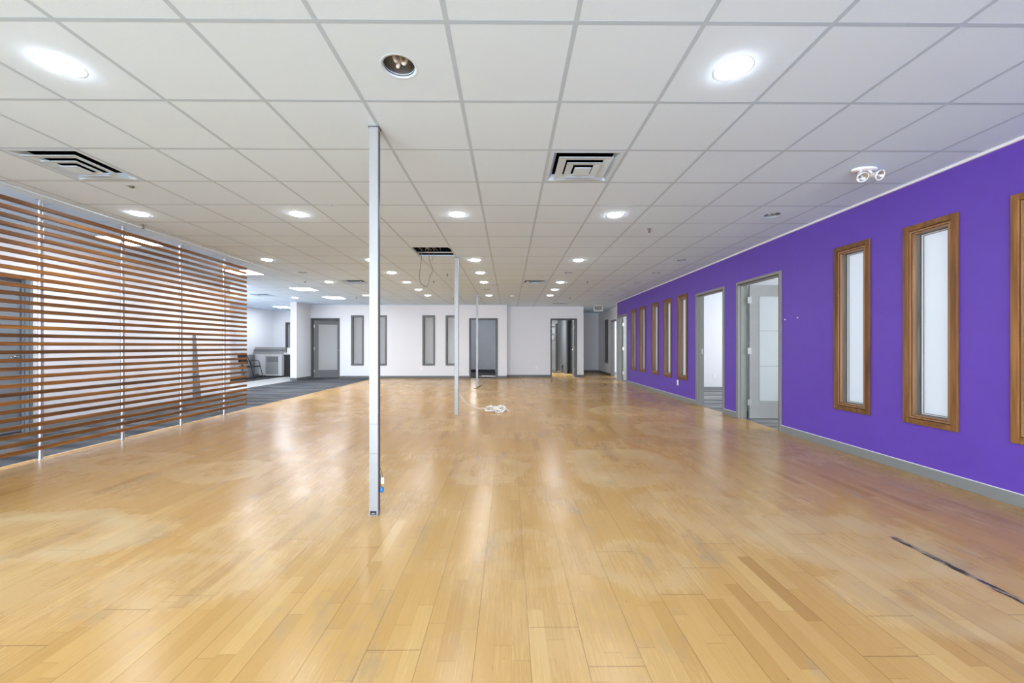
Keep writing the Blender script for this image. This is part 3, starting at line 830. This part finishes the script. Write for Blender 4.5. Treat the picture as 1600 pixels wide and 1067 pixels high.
# ------------------------------------------------------------------ slat screen
e = empty('slat_screen', (XS, 5.0, 0))
tag(e, 'tall open screen of horizontal reddish brown wooden slats on slim metal poles', 'slat screen')
y_end, y_start = 7.36, 1.6
n = 31; pitch = 0.0822; z0 = 0.112
sb = MB(); sb.box(0.002, 0.047, y_start - 5.0, y_end - 5.0, 0, 0.037, ch=0.003)
s0 = None
for k in range(n):
    if s0 is None:
        s0 = sb.build('slat', M['slat'], e); s = s0
    else:
        s = s0.copy(); COL.objects.link(s); s.parent = e
    s.location = (0.02, 0, z0 + k * pitch)
for yy in (2.40, 3.30, 4.19, 5.07, 5.965, 6.865):
    b = MB()
    b.tube([(0, 0, 0.0), (0, 0, H)], 0.021, 16, cap=False)
    b.lathe([(0.0, 0.0), (0.034, 0.0), (0.034, 0.006), (0.022, 0.008)], 20)
    b.lathe([(0.0, H), (0.036, H), (0.036, H - 0.006), (0.022, H - 0.008)], 20)
    p = b.build('pole', M['alu'], e, (0, yy - 5.0, 0))

# ------------------------------------------------------------------ posts
def post(loc, label, w_=0.062, plate=True, d_=0.05):
    e = empty('utility_post', loc)
    tag(e, label, 'post', 'white square power posts in a line across the floor')
    a = w_ / 2; c = d_ / 2
    b = MB(); b.box(-a, a, -c, c, 0.0, H - 0.001, ch=0.003)
    b.build('shaft', M['postwhite'], e)
    for z in (0.43, 0.635):
        b = MB(); b.box(-a - 0.0006, a + 0.0006, -c - 0.0006, -c + 0.002, z, z + 0.0025)
        b.build('cover_joint', M['groove'], e)
    b = MB(); b.box(a + 0.0001, a + 0.0012, -0.012, 0.012, 0.03, H - 0.03)
    b.build('side_channel', M['groove'], e)
    b = MB(); b.box(-a - 0.006, a + 0.006, -c - 0.006, c + 0.006, H - 0.006, H - 0.001)
    b.build('top_flange', M['slate'], e)
    if plate:
        b = MB(); b.box(-a * 0.72, a * 0.62, -c - 0.003, -c, 0.008, 0.034)
        pl = b.build('port_plate', M['navy'], e)
        b = MB()
        for k in range(3): b.box(-0.012 + k * 0.009, -0.006 + k * 0.009, -c - 0.004, -c - 0.003, 0.014, 0.024)
        b.build('port', M['chrome'], pl)
    return e
post((-0.937, 2.795, 0), 'nearest and largest of the three white square posts, standing on the parquet')
post((-0.900, 6.87, 0), 'middle white square post, below the corner of the missing ceiling tile', 0.068, plate=False, d_=0.055)
post((-0.942, 11.80, 0), 'farthest white square post, in front of the open back doorway', 0.060, plate=False)

# data plug hanging on the nearest post
e = empty('data_cable', (-0.898, 2.81, 0.17))
tag(e, 'short grey cable with white and blue plugs hanging on the nearest post', 'cable')
b = MB()
b.tube([(-0.007, 0, 0.155), (0.006, -0.01, 0.13), (0.014, -0.012, 0.10), (0.017, -0.012, 0.085)], 0.0022, 8)
b.tube([(-0.007, 0.0, 0.11), (0.001, -0.008, 0.07), (0.001, -0.010, 0.03), (0.004, -0.01, 0.012)], 0.0022, 8)
b.tube([(-0.007, -0.005, -0.010), (0.000, -0.01, -0.004), (0.006, -0.012, 0.000)], 0.003, 8)
b.build('cord', M['cablegrey'], e)
b = MB(); b.box(0.006, 0.025, -0.020, -0.004, 0.045, 0.088, ch=0.002); b.build('plug', M['plastic'], e)['label'] = 'white plug'
b = MB(); b.lathe([(0.0, -0.02), (0.009, -0.02), (0.013, -0.008), (0.013, 0.010), (0.008, 0.016), (0.0, 0.016)], 14, (0.010, -0.012, 0.004)); b.build('plug', M['blue'], e)['label'] = 'blue plug'

# white cable coil on the floor
e = empty('coiled_cable', (-0.19, 7.34, 0))
tag(e, 'long white cable running from the middle post to a tangled coil on the parquet', 'cable')
rng = random.Random(4)
b = MB()
X0, Y0 = 0.19, -7.34
lead = [(-0.856 + X0, 6.89 + Y0, 0.36), (-0.83 + X0, 6.93 + Y0, 0.30), (-0.76 + X0, 7.05 + Y0, 0.19), (-0.69 + X0, 7.2 + Y0, 0.10), (-0.60 + X0, 7.38 + Y0, 0.035), (-0.50 + X0, 7.52 + Y0, 0.010), (-0.38 + X0, 7.53 + Y0, 0.006), (-0.30 + X0, 7.50 + Y0, 0.006)]
def smooth(pts, sub=6):
    out = []
    for i in range(len(pts) - 1):
        p0 = Vector(pts[max(0, i - 1)]); p1 = Vector(pts[i]); p2 = Vector(pts[i + 1]); p3 = Vector(pts[min(len(pts) - 1, i + 2)])
        for k in range(sub):
            t = k / sub
            out.append(0.5 * ((2 * p1) + (-p0 + p2) * t + (2 * p0 - 5 * p1 + 4 * p2 - p3) * t * t + (-p0 + 3 * p1 - 3 * p2 + p3) * t ** 3))
    out.append(Vector(pts[-1]))
    return out
b.tube(smooth(lead), 0.0075, 8)
b.build('cord', M['cablewhite'], e)
b = MB()
pts = [lead[-1]]
for k in range(62):
    a = k * 1.15 + rng.uniform(-.3, .3)
    cx = -0.06 + 0.11 * math.sin(k * 0.37); 
    rx = 0.05 + 0.06 * rng.random(); ry = 0.14 + 0.22 * rng.random()
    pts.append((cx + rx * math.cos(a), 0.02 + ry * math.sin(a), 0.006 + 0.045 * rng.random()))
pts += [(0.12, -0.05, 0.03), (0.17, -0.12, 0.012), (0.205, -0.16, 0.006)]
b.tube(smooth(pts, 5), 0.0072, 7)
b.build('tangle', M['cablewhite'], e)

# thin loop of wire from the open ceiling cell
e = empty('hanging_wire', (-1.37, 6.55, H))
tag(e, 'thin grey wire hanging in a long loop from the missing ceiling tile', 'wire')
lp = [(-1.433, 6.5, 2.82), (-1.433, 6.55, 2.676), (-1.447, 6.55, 2.498), (-1.468, 6.55, 2.34), (-1.452, 6.55, 2.225), (-1.41, 6.55, 2.172), (-1.358, 6.55, 2.157), (-1.316, 6.55, 2.204), (-1.295, 6.55, 2.319), (-1.247, 6.55, 2.424), (-1.284, 6.55, 2.529), (-1.31, 6.55, 2.634), (-1.31, 6.52, 2.80)]
b = MB(); b.tube(smooth([(x + 1.37, y - 6.55, z - H) for x, y, z in lp]), 0.0042, 7); b.build('wire_loop', M['cablegrey'], e)
b = MB(); b.tube(smooth([(0.105, 0, -0.13), (0.13, 0.0, -0.05), (0.14, 0, 0.12)]), 0.003, 6); b.build('wire_end', M['cablegrey'], e)

# services seen through the missing tile
cx, cy = cell(0, 7)
e = empty('ceiling_conduits', (cx, cy, 2.765))
tag(e, 'metal conduits and wires crossing the black gap of the missing ceiling tile', 'conduits')
b = MB(); b.tube([(-0.7, -0.02, 0.02), (0.15, -0.02, 0.02), (0.5, 0.06, 0.06)], 0.016, 10); b.build('conduit', M['sheet'], e)
b = MB(); b.tube([(-0.5, 0.19, -0.03), (0.5, 0.19, -0.03)], 0.012, 10); b.build('conduit', M['sheet'], e)
b = MB(); b.tube([(0.05, -0.3, 0.1), (0.22, 0.3, 0.06)], 0.010, 8); b.build('conduit', M['sheet'], e)
b = MB()
for k in range(7):
    x = -0.24 + 0.05 * k
    b.tube(smooth([(x, 0.25, 0.02), (x + 0.05 * rng.uniform(-1, 1), 0.05, -0.02 + 0.05 * rng.random()), (x + 0.07, -0.20, 0.05), (x + 0.02, -0.3, 0.2)]), 0.004, 6)
b.build('wires', M['plastic'], e)['kind'] = 'stuff'

# ------------------------------------------------------------------ downlights
def make_downlight(lit):
    e = empty('recessed_downlight', (0, 0, H + 0.005))
    b = MB(); b.lathe([(0.104, 0.0), (0.105, -0.003), (0.100, -0.005), (0.089, -0.005), (0.084, 0.0), (0.082, 0.012), (0.092, 0.02)], 40)
    b.build('trim_ring', M['vent'], e)
    if lit:
        b = MB(); b.lathe([(0.084, 0.0), (0.078, -0.009), (0.06, -0.015), (0.03, -0.018), (0.001, -0.019)], 32); b.build('lens', M['lens'], e)
    else:
        b = MB(); b.lathe([(0.082, 0.0), (0.085, 0.03), (0.078, 0.10), (0.055, 0.15), (0.0, 0.16)], 32); b.build('reflector', M['can'], e)
        b = MB()
        for k in range(3):
            a = k * 2 * PI / 3; ca, sa = math.cos(a), math.sin(a)
            b.tube(smooth([(0.028 * ca, 0.028 * sa, 0.14), (0.040 * ca, 0.040 * sa, 0.05), (0.026 * ca, 0.026 * sa, 0.014), (0.012 * ca, 0.012 * sa, 0.05), (0.010 * ca, 0.010 * sa, 0.14)]), 0.0105, 8)
        b.build('bulb', M['bulb'], e)
    return e
dl_lit = make_downlight(True); dl_off = make_downlight(False)
rowname = {0: 'nearest row', 4: 'second row', 8: 'third row', 10: 'fourth row', 12: 'fifth row', 13: 'far left zone', 14: 'sixth row', 16: 'farthest row', 17: 'far left zone'}
colname = {-9: 'above the far left room', -5: 'right of the slat screen', -2: 'left of the white posts', 1: 'right of the white posts', 4: 'between the posts and the purple wall', 7: 'close to the purple wall', -4: 'left of the white posts'}
used = {True: False, False: False}
for lit, lst in ((True, LIT), (False, UNLIT)):
    for c, r in lst:
        src = dl_lit if lit else dl_off
        o = src if not used[lit] else copy_tree(src)
        used[lit] = True
        x, y = cell(c, r); o.location = (x, y, H + 0.005)
        if r < 0:
            lb = 'lit round downlight, %s behind the camera, %s' % ({-3: 'first row', -7: 'second row'}[r], colname[c])
        elif c == -9:
            lb = 'lit recessed round downlight %s of the white wall end on the far left' % ('just in front' if r == 17 else 'farther in front')
        else:
            lb = '%s round downlight, %s, %s' % ('lit' if lit else 'unlit', rowname[r], colname[c])
        tag(o, lb, 'ceiling light', 'lit recessed downlights' if lit else 'unlit recessed downlights')
# move later duplicates safely: sources are the first of each list

# square light panels ------------------------------------------------------------------
def make_panel():
    e = empty('light_panel', (0, 0, H))
    a = W / 2 - 0.013
    b = MB()
    for s in (-1, 1):
        b.box(s * a, s * (a - 0.03), -a, a, 0.0, 0.02); b.box(-a + 0.03, a - 0.03, s * a, s * (a - 0.03), 0.0, 0.02)
    b.build('panel_frame', M['plastic'], e)
    b = MB(); b.box(-a + 0.03, a - 0.03, -a + 0.03, a - 0.03, 0.006, 0.016); b.build('diffuser', M['troffer'], e)
    return e
p0 = make_panel(); first = True
pl = {-2: 'bright square light panel over the carpet, behind the camera', 2: 'bright square light panel over the carpet near the left door', 6: 'bright square light panel glowing through the top slats of the screen',
      10: 'bright square light panel right at the far end of the slat screen', 14: 'bright square light panel left of the one above the back door', 17: 'farthest bright square light panel, above the back door'}
for c, r in PANELS:
    o = p0 if first else copy_tree(p0); first = False
    x, y = cell(c, r); o.location = (x, y, H + 0.0)
    tag(o, pl[r], 'ceiling light', 'square light panels over the carpet')
o = copy_tree(p0); o.location = (-8.67, 15.45, H - 0.024)
tag(o, 'bright square light panel in the smooth ceiling of the far left room', 'ceiling light', 'square light panels over the carpet')

# vents ------------------------------------------------------------------
def make_vent():
    e = empty('air_diffuser', (0, 0, H))
    a = W / 2 - 0.013
    def ring(b, r0, z0_, r1, z1_, t=0.004):
        # square cone from half size r0 at z0 to r1 at z1
        vs = []
        for (r, z) in ((r0, z0_), (r1, z1_)):
            vs += [(-r, -r, z), (r, -r, z), (r, r, z), (-r, r, z)]
        b.add(vs, [(k, (k + 1) % 4, 4 + (k + 1) % 4, 4 + k) for k in range(4)])
    b = MB()
    b2 = 0.262
    for s in (-1, 1):
        b.box(s * a, s * b2, -a, a, 0.0, 0.012); b.box(-b2, b2, s * a, s * b2, 0.0, 0.012)
    ring(b, b2, 0.0, b2 - 0.03, 0.045)
    b.build('outer_frame', M['vent'], e)
    for (r0, z0_, r1, z1_) in ((0.218, -0.010, 0.152, -0.004), (0.143, -0.021, 0.084, -0.015)):
        b = MB(); ring(b, r0, z0_, r1, z1_); ring(b, r0, z0_ - 0.003, r0 - 0.006, z0_ - 0.003); ring(b, r0, z0_, r0, z0_ - 0.003)
        b.build('louvre', M['vent'], e)
    b = MB(); b.box(-0.070, 0.070, -0.070, 0.070, -0.032, -0.028, ch=0.001); b.build('centre_plate', M['vent'], e)
    b = MB(); ring(b, b2 - 0.03, 0.045, b2 - 0.03, 0.25)
    b.add([(-.232, -.232, .25), (.232, -.232, .25), (.232, .232, .25), (-.232, .232, .25)], [(0, 1, 2, 3)])
    b.build('plenum', M['dark'], e)
    return e
v0 = make_vent(); first = True
vl = {(3, 2): 'square stepped air diffuser nearest the camera, right of the nearest post', (-4, 2): 'square stepped air diffuser above the near end of the slat screen',
      (-4, 12): 'far square air diffuser just left of the nearest post', (3, 12): 'far square air diffuser, right of the three posts',
      (-10, 16): 'dark air diffuser just past the end of the slat screen, far left', (8, 25): 'dark air diffuser in the corridor ceiling beside the exit sign',
      (5, 20): 'air diffuser in front of the recessed back wall, above the doorway'}
for k in VENTS:
    o = v0 if first else copy_tree(v0); first = False
    x, y = cell(*k); o.location = (x, y, H)
    tag(o, vl[k], 'air vent', 'square ceiling air diffusers')

# sprinklers ------------------------------------------------------------------
def make_sprinkler():
    e = empty('fire_sprinkler', (0, 0, H))
    b = MB(); b.lathe([(0.0, -0.006), (0.030, -0.005), (0.036, 0.0)], 20); b.build('escutcheon', M['sheet'], e)
    b = MB()
    b.lathe([(0.0, -0.006), (0.009, -0.006), (0.009, -0.020), (0.006, -0.024), (0.006, -0.045), (0.0, -0.045)], 12)
    b.tube([(0.009, 0, -0.018), (0.014, 0, -0.030), (0.004, 0, -0.046)], 0.0025, 6); b.tube([(-0.009, 0, -0.018), (-0.014, 0, -0.030), (-0.004, 0, -0.046)], 0.0025, 6)
    b.lathe([(0.0, -0.046), (0.018, -0.046), (0.018, -0.049), (0.0, -0.049)], 14)
    b.build('sprinkler_head', M['slate'], e)
    return e
sp = [(-4.60, 5.06, 'small dark fire sprinkler just above the slat screen, beside its second visible pole'), (1.82, 5.17, 'small dark fire sprinkler, nearest one right of the posts'),
      (1.837, 9.35, 'small dark fire sprinkler between two rows of lights on the right side'), (1.905, 12.48, 'farthest small sprinkler above the recessed back doorway'),
      (-1.753, 9.32, 'small dark fire sprinkler right of the hanging wire loop'), (-4.73, 9.30, 'small dark fire sprinkler in front of the square light panels'),
      (-4.72, 12.39, 'small dark fire sprinkler right of the farthest square light panel'), (-1.737, 12.51, 'small fire sprinkler left of the middle post, close to the back wall'),
      (-1.30, 8.42, 'small fire sprinkler just left of the top of the middle post')]
s0_ = make_sprinkler(); first = True
for x, y, l in sp:
    o = s0_ if first else copy_tree(s0_); first = False
    o.location = (x, y, H + 0.005); tag(o, l, 'sprinkler', 'pendent fire sprinklers')

# small ceiling items
e = empty('ceiling_clip', (-3.602, 3.832, H + 0.005)); tag(e, 'small grey angled clip on the ceiling tile above the slat screen', 'clip')
b = MB(); b.box(-0.035, 0.035, -0.022, 0.022, -0.006, 0.0, ch=0.001); b.build('plate', M['sheet'], e)
b = MB(); b.box(0.0, 0.03, -0.02, 0.004, -0.022, -0.006, ch=0.001); b.build('hook', M['slate'], e)
e = empty('linear_diffuser', (-0.437, 9.957, H + 0.005)); tag(e, 'slim grey slot vent between the far downlights, right of the posts', 'air vent')
b = MB(); b.box(-0.17, 0.17, -0.045, 0.045, -0.005, 0.0); b.build('frame', M['tee'], e)
b = MB(); b.box(-0.15, -0.01, -0.03, 0.03, -0.007, -0.005); b.box(0.01, 0.15, -0.03, 0.03, -0.007, -0.005); b.build('slot', M['sheet'], e)
e = empty('smoke_detector', (0.108, 12.005, H + 0.005)); tag(e, 'round white smoke detector on the far ceiling right of the posts', 'smoke detector')
b = MB(); b.lathe([(0.075, 0), (0.075, -0.02), (0.055, -0.035), (0.0, -0.038)], 24); b.build('housing', M['plastic'], e)
b = MB(); b.lathe([(0.076, -0.012), (0.078, -0.015), (0.076, -0.018)], 24); b.build('vent_ring', M['sheet'], e)
e = empty('ceiling_speaker', (-1.935, 4.339, H + 0.005)); tag(e, 'tiny grey ceiling plate left of the nearest post', 'sensor')
b = MB(); b.lathe([(0.022, 0), (0.020, -0.006), (0.0, -0.008)], 16); b.build('cover', M['tee'], e)

# emergency light ------------------------------------------------------------------
e = empty('emergency_light', (3.06, 3.42, H + 0.005))
tag(e, 'twin headed white emergency spotlight on the ceiling near the purple wall', 'emergency light')
b = MB()
n_ = 28
prof = [(1.0, 0.0), (1.0, -0.012), (0.90, -0.020), (0.0, -0.021)]
vs = []; fs = []
for s_, z in prof:
    for k in range(n_):
        a = 2 * PI * k / n_; vs.append((0.105 * s_ * math.cos(a), 0.060 * s_ * math.sin(a), z))
for i in range(3):
    for k in range(n_): fs.append((i * n_ + k, i * n_ + (k + 1) % n_, (i + 1) * n_ + (k + 1) % n_, (i + 1) * n_ + k))
b.add(vs, fs, True); b.build('canopy', M['plastic'], e)
for dx, yaw_, pit in ((-0.062, R(200), R(48)), (0.055, R(196), R(20))):
    b = MB(); b.tube([(dx * 0.6, -0.01, -0.018), (dx * 0.8, -0.02, -0.04), (dx, -0.025, -0.055)], 0.009, 8); arm = b.build('arm', M['plastic'], e)
    d = Vector((0.35 * (1 if dx < 0 else -0.5) * -1, -1, -1.0 if dx < 0 else -0.45)).normalized()
    q = d.to_track_quat('Z', 'Y').to_matrix()
    org = Vector((dx, -0.035, -0.066))
    b = MB(); b.lathe([(0.0, -0.028), (0.018, -0.026), (0.024, -0.010), (0.030, 0.030), (0.041, 0.040), (0.043, 0.055), (0.038, 0.056), (0.036, 0.050)], 22, org, q)
    hd = b.build('lamp_head', M['plastic'], e)
    b = MB(); b.lathe([(0.037, 0.050), (0.025, 0.035), (0.010, 0.028), (0.0, 0.028)], 22, org, q); b.build('reflector', M['can'], hd)
    b = MB(); b.lathe([(0.0, 0.05), (0.008, 0.046), (0.009, 0.03)], 12, org, q); b.build('bulb', M['glass'], hd)

# exit sign ------------------------------------------------------------------
e = empty('exit_sign', (3.29, 14.70, 2.47))
tag(e, 'grey EXIT sign in a white frame under the ceiling at the corridor mouth', 'exit sign')
b = MB()
b.box(-0.16, 0.16, 0.0, 0.05, 0.0, 0.03, ch=0.003); b.box(-0.16, -0.14, 0, 0.05, 0.03, 0.2); b.box(0.14, 0.16, 0, 0.05, 0.03, 0.2); b.box(-0.16, 0.16, 0.0, 0.05, 0.2, 0.215); b.box(-0.05, 0.05, 0.01, 0.04, 0.215, H - 2.47)
b.build('sign_housing', M['plastic'], e)
b = MB(); b.box(-0.14, 0.14, 0.004, 0.046, 0.03, 0.2); fc = b.build('sign_face', M['exitface'], e)
cu = bpy.data.curves.new('exit_text', 'FONT'); cu.body = 'EXIT'; cu.size = 0.125; cu.align_x = 'CENTER'; cu.align_y = 'CENTER'; cu.extrude = 0.001
to = bpy.data.objects.new('tmp', cu); COL.objects.link(to)
bpy.context.view_layer.update()
me = bpy.data.meshes.new_from_object(to.evaluated_get(bpy.context.evaluated_depsgraph_get()))
bpy.data.objects.remove(to)
lo = bpy.data.objects.new('letters', me); COL.objects.link(lo); me.materials.clear(); me.materials.append(M['exitletter'])
lo.parent = fc; lo.location = (0, 0.003, 0.115); lo.rotation_euler = (R(90), 0, 0)

# outlets and wall bits ------------------------------------------------------------------
def outlet(loc, rotz, label, name='wall_outlet', switch=False):
    e = empty(name, loc, rotz); tag(e, label, 'outlet', 'white wall outlets')
    b = MB(); b.box(-0.036, 0.036, -0.006, 0.0, -0.058, 0.058, ch=0.002); p = b.build('cover_plate', M['plastic'], e)
    b = MB()
    for z in (-0.022, 0.022): b.box(-0.015, 0.015, -0.0085, -0.006, z - 0.014, z + 0.014, ch=0.001)
    b.build('socket', M['caulk'], e)
    return e
outlet((XR, 8.81, 0.372), R(-90), 'white wall outlet under the first far oak window on the purple wall')
outlet((1.054, YB2, 0.377), 0, 'white wall outlet on the recessed back wall left of its doorway')
outlet((-3.22, YB, 0.375), 0, 'white wall outlet below the grey windows of the back wall')
outlet((5.5, 10.66, 0.397), 0, 'white wall outlet seen through the doorway without a leaf')
outlet((-1.0, 18.5, 0.36), 0, 'white wall outlet in the room behind the farthest post')
for (y, z, l) in ((5.374, 1.537, 'small white wall anchor close to the nearest doorway'), (5.137, 1.545, 'small white wall anchor farther from the nearest doorway')):
    b = MB(); b.lathe([(0.0, -0.010), (0.007, -0.008), (0.009, 0.0)], 12, (0, 0, 0), Matrix.Rotation(R(90), 3, 'Y'))
    o = b.build('wall_anchor', M['plastic'], None, (XR, y, z)); tag(o, l, 'wall anchor', 'white anchors on the purple wall')

# leaning board, scrap, etc ------------------------------------------------------------------
b = MB()  # solid wedge, the shade between board and wall filled in
b.add([(-6.597, 8.38, 0.0), (-6.45, 8.38, 0.0), (-6.575, 8.38, 1.455), (-6.598, 8.38, 1.455), (-6.597, 8.43, 0.0), (-6.45, 8.43, 0.0), (-6.575, 8.43, 1.455), (-6.598, 8.43, 1.455)],
      [(0, 1, 2, 3), (4, 7, 6, 5), (0, 4, 5, 1), (2, 6, 7, 3), (1, 5, 6, 2), (0, 3, 7, 4)])
tag(b.build('leaning_board_and_shade', M['board']), 'tall dark grey board with its shade as one wedge, leaning behind the screen', 'board')
b = MB(); b.box(-0.018, 0.018, -0.42, 0.42, 0, 0.008, Matrix.Translation((-0.865, 11.78, 0)) @ Matrix.Rotation(R(-4), 4, 'Z'), ch=0.002)
tag(b.build('wood_strip', M['scrap']), 'small brown wooden strip on the parquet beside the farthest post', 'wood strip')
b = MB(); b.box(-0.04, 0.04, -0.09, 0.09, 0, 0.006, Matrix.Translation((-0.93, 11.12, 0)) @ Matrix.Rotation(R(12), 4, 'Z'), ch=0.002)
tag(b.build('wood_chip', M['scrap']), 'tiny brown wood chip in front of the farthest post', 'wood strip')

# ------------------------------------------------------------------ far left furniture
e = empty('office_chair', (-9.38, 14.55, 0))
tag(e, 'black metal armchair with padded seat, half behind the end of the slat screen', 'chair')
b = MB(); b.box(-0.25, 0.24, -0.24, 0.24, 0.42, 0.475, ch=0.018); b.build('seat', M['blackfabric'], e)
b = MB(); b.box(-0.025, 0.025, -0.23, 0.23, -0.17, 0.17, Matrix.Translation((-0.27, 0, 0.70)) @ Matrix.Rotation(R(-10), 4, 'Y'), ch=0.02); b.build('backrest', M['blackfabric'], e)
for s in (-1, 1):
    b = MB(); b.tube(smooth([(0.20, s * 0.25, 0.44), (0.24, s * 0.25, 0.30), (0.33, s * 0.25, 0.0)]), 0.014, 8); b.build('leg', M['black'], e)
    b = MB(); b.tube([(-0.12, s * 0.25, 0.44), (-0.02, s * 0.25, 0.0)], 0.014, 8); b.build('leg', M['black'], e)
    b = MB(); b.tube(smooth([(-0.04, s * 0.25, 0.42), (-0.20, s * 0.25, 0.66), (-0.30, s * 0.22, 0.88), (-0.42, s * 0.15, 0.93)]), 0.014, 8); b.build('back_frame', M['black'], e)
    b = MB(); b.tube(smooth([(-0.19, s * 0.26, 0.66), (0.05, s * 0.26, 0.66), (0.14, s * 0.26, 0.63), (0.20, s * 0.25, 0.46)]), 0.014, 8); b.build('armrest', M['black'], e)
b = MB(); b.tube([(-0.10, -0.25, 0.03), (-0.10, 0.25, 0.03)], 0.010, 8); b.build('stretcher', M['black'], e)

e = empty('storage_cabinet', (-9.05, 15.35, 0))
tag(e, 'white cabinet with a grey recessed front panel in the far left room', 'cabinet')
b = MB()
b.box(-0.50, -0.27, 0, 0.40, 0.08, 0.88, ch=0.004); b.box(0.22, 0.35, 0, 0.40, 0.05, 0.88, ch=0.004); b.box(-0.27, 0.22, 0.03, 0.40, 0.05, 0.88); b.box(-0.27, 0.22, 0, 0.03, 0.80, 0.88)
b.build('body', M['cabwhite'], e)
b = MB(); b.box(-0.265, 0.215, 0.008, 0.03, 0.12, 0.58, ch=0.002); b.box(-0.265, -0.20, 0.008, 0.03, 0.58, 0.80); b.build('front_panel', M['cabgrey'], e)
b = MB(); b.box(-0.20, 0.21, 0.024, 0.031, 0.58, 0.79); b.build('recess', M['boxgrey'], e)
b = MB(); b.box(-0.48, 0.34, 0.04, 0.38, 0.0, 0.05); b.build('plinth', M['black'], e)
e = empty('black_cabinet', (-8.46, 15.50, 0))
tag(e, 'black tall open cabinet with white top, right of the white cabinet', 'cabinet')
b = MB(); b.box(-0.22, 0.24, 0, 0.5, 0.04, 0.86, ch=0.004); b.box(-0.22, 0.24, 0.02, 0.48, 0.0, 0.04); b.build('body', M['black'], e)
b = MB(); b.box(-0.225, 0.26, -0.05, 0.52, 0.86, 0.93, ch=0.004); b.build('top', M['cabwhite'], e)
pz = 0.881
for k, (dx, hh, ln, m_, l) in enumerate(((0.0, 0.10, 1.02, 'cabgrey', 'lowest grey flat panel stacked on the white cabinet'), (0.01, 0.09, 1.00, 'boxgrey', 'middle grey flat panel stacked on the white cabinet'), (0.02, 0.085, 0.94, 'cabgrey', 'topmost grey flat panel stacked on the white cabinet'))):
    b = MB(); b.box(-ln / 2, ln / 2, -0.22, 0.22, 0, hh - 0.003, ch=0.006)
    o = b.build('flat_panel', M[m_], None, (-9.26 + dx, 15.55 + 0.0 * k, pz), R(1.5 * k)); pz += hh
    tag(o, l, 'panel', 'flat panels stacked on the white cabinet')
b = MB(); b.box(-0.17, 0.20, -0.18, 0.2, 0, 0.19, ch=0.006)
tag(b.build('cardboard_box', M['cabwhite'], None, (-8.45, 15.75, 0.931)), 'white box on top of the black cabinet', 'box')
b = MB(); b.box(-0.03, 0.0, 0, 0.75, 0.0, 0.86, ch=0.003)
tag(b.build('grey_board', M['cabgrey'], None, (-9.90, 14.9, 0)), 'light grey board standing behind the black armchair', 'board')

# ------------------------------------------------------------------ room behind the recessed wall
e = empty('metal_shelving', (1.80, 18.6, 0))
tag(e, 'black metal shelving seen through the recessed back doorway', 'shelving')
for dx in (-0.5, 0.42):
    for dy in (0, 0.4):
        b = MB(); b.box(dx, dx + 0.04, dy, dy + 0.04, 0, 2.25); b.build('upright', M['black'], e)
for z in (0.06, 1.45, 1.75, 2.1):
    b = MB(); b.box(-0.5, 0.46, 0, 0.44, z, z + 0.03); b.build('shelf', M['slate'], e)
for x, y, z, a, c, h_, l in ((1.95, 18.8, 1.482, .3, .3, .2, 'grey box on the lower shelf of the black shelving'), (2.0, 18.8, 1.783, .28, .3, .25, 'grey box on the middle shelf of the black shelving'), (2.0, 18.8, 2.133, .25, .3, .1, 'flat grey box on the top of the black shelving')):
    b = MB(); b.box(-a / 2, a / 2, -c / 2, c / 2, 0, h_, ch=0.004); tag(b.build('storage_box', M['boxgrey'], None, (x, y, z)), l, 'box', 'boxes on the black shelving')
e = empty('floor_machine', (2.44, 18.2, 0)); tag(e, 'small dark box shaped device on the floor beyond the recessed doorway', 'device')
b = MB(); b.box(-0.09, 0.09, -0.12, 0.12, 0, 0.36, ch=0.01); b.build('case', M['slate'], e)
b = MB(); b.box(-0.06, 0.06, -0.125, -0.12, 0.20, 0.32, ch=0.002); b.build('screen', M['black'], e)
b = MB()
for k in range(9):
    pts = [(1.95 + rng.uniform(0, .6), 17.9 + rng.uniform(-.3, .3), 0.008 + 0.02 * rng.random()) for _ in range(6)]
    b.tube(smooth(pts), 0.006, 6)
tag(b.build('floor_cables', M['cablegrey']), 'tangle of grey cables on the floor inside the recessed doorway', 'cables', kind='stuff')
b = MB()
for k in range(7):
    pts = [(-1.15 + rng.uniform(0, .7), 15.3 + rng.uniform(-.25, .4), 0.01 + 0.03 * rng.random()) for _ in range(6)]
    b.tube(smooth(pts), 0.007, 6)
tag(b.build('floor_cables', M['cablewhite']), 'loose pale cables on the dark carpet behind the farthest post', 'cables', kind='stuff')
wall('wall_store_partition', (2.45, 17.2), (2.45, 20.2), 0.06, [], (M['slate'],), 'dark partition deep inside the recessed doorway', side=-1)
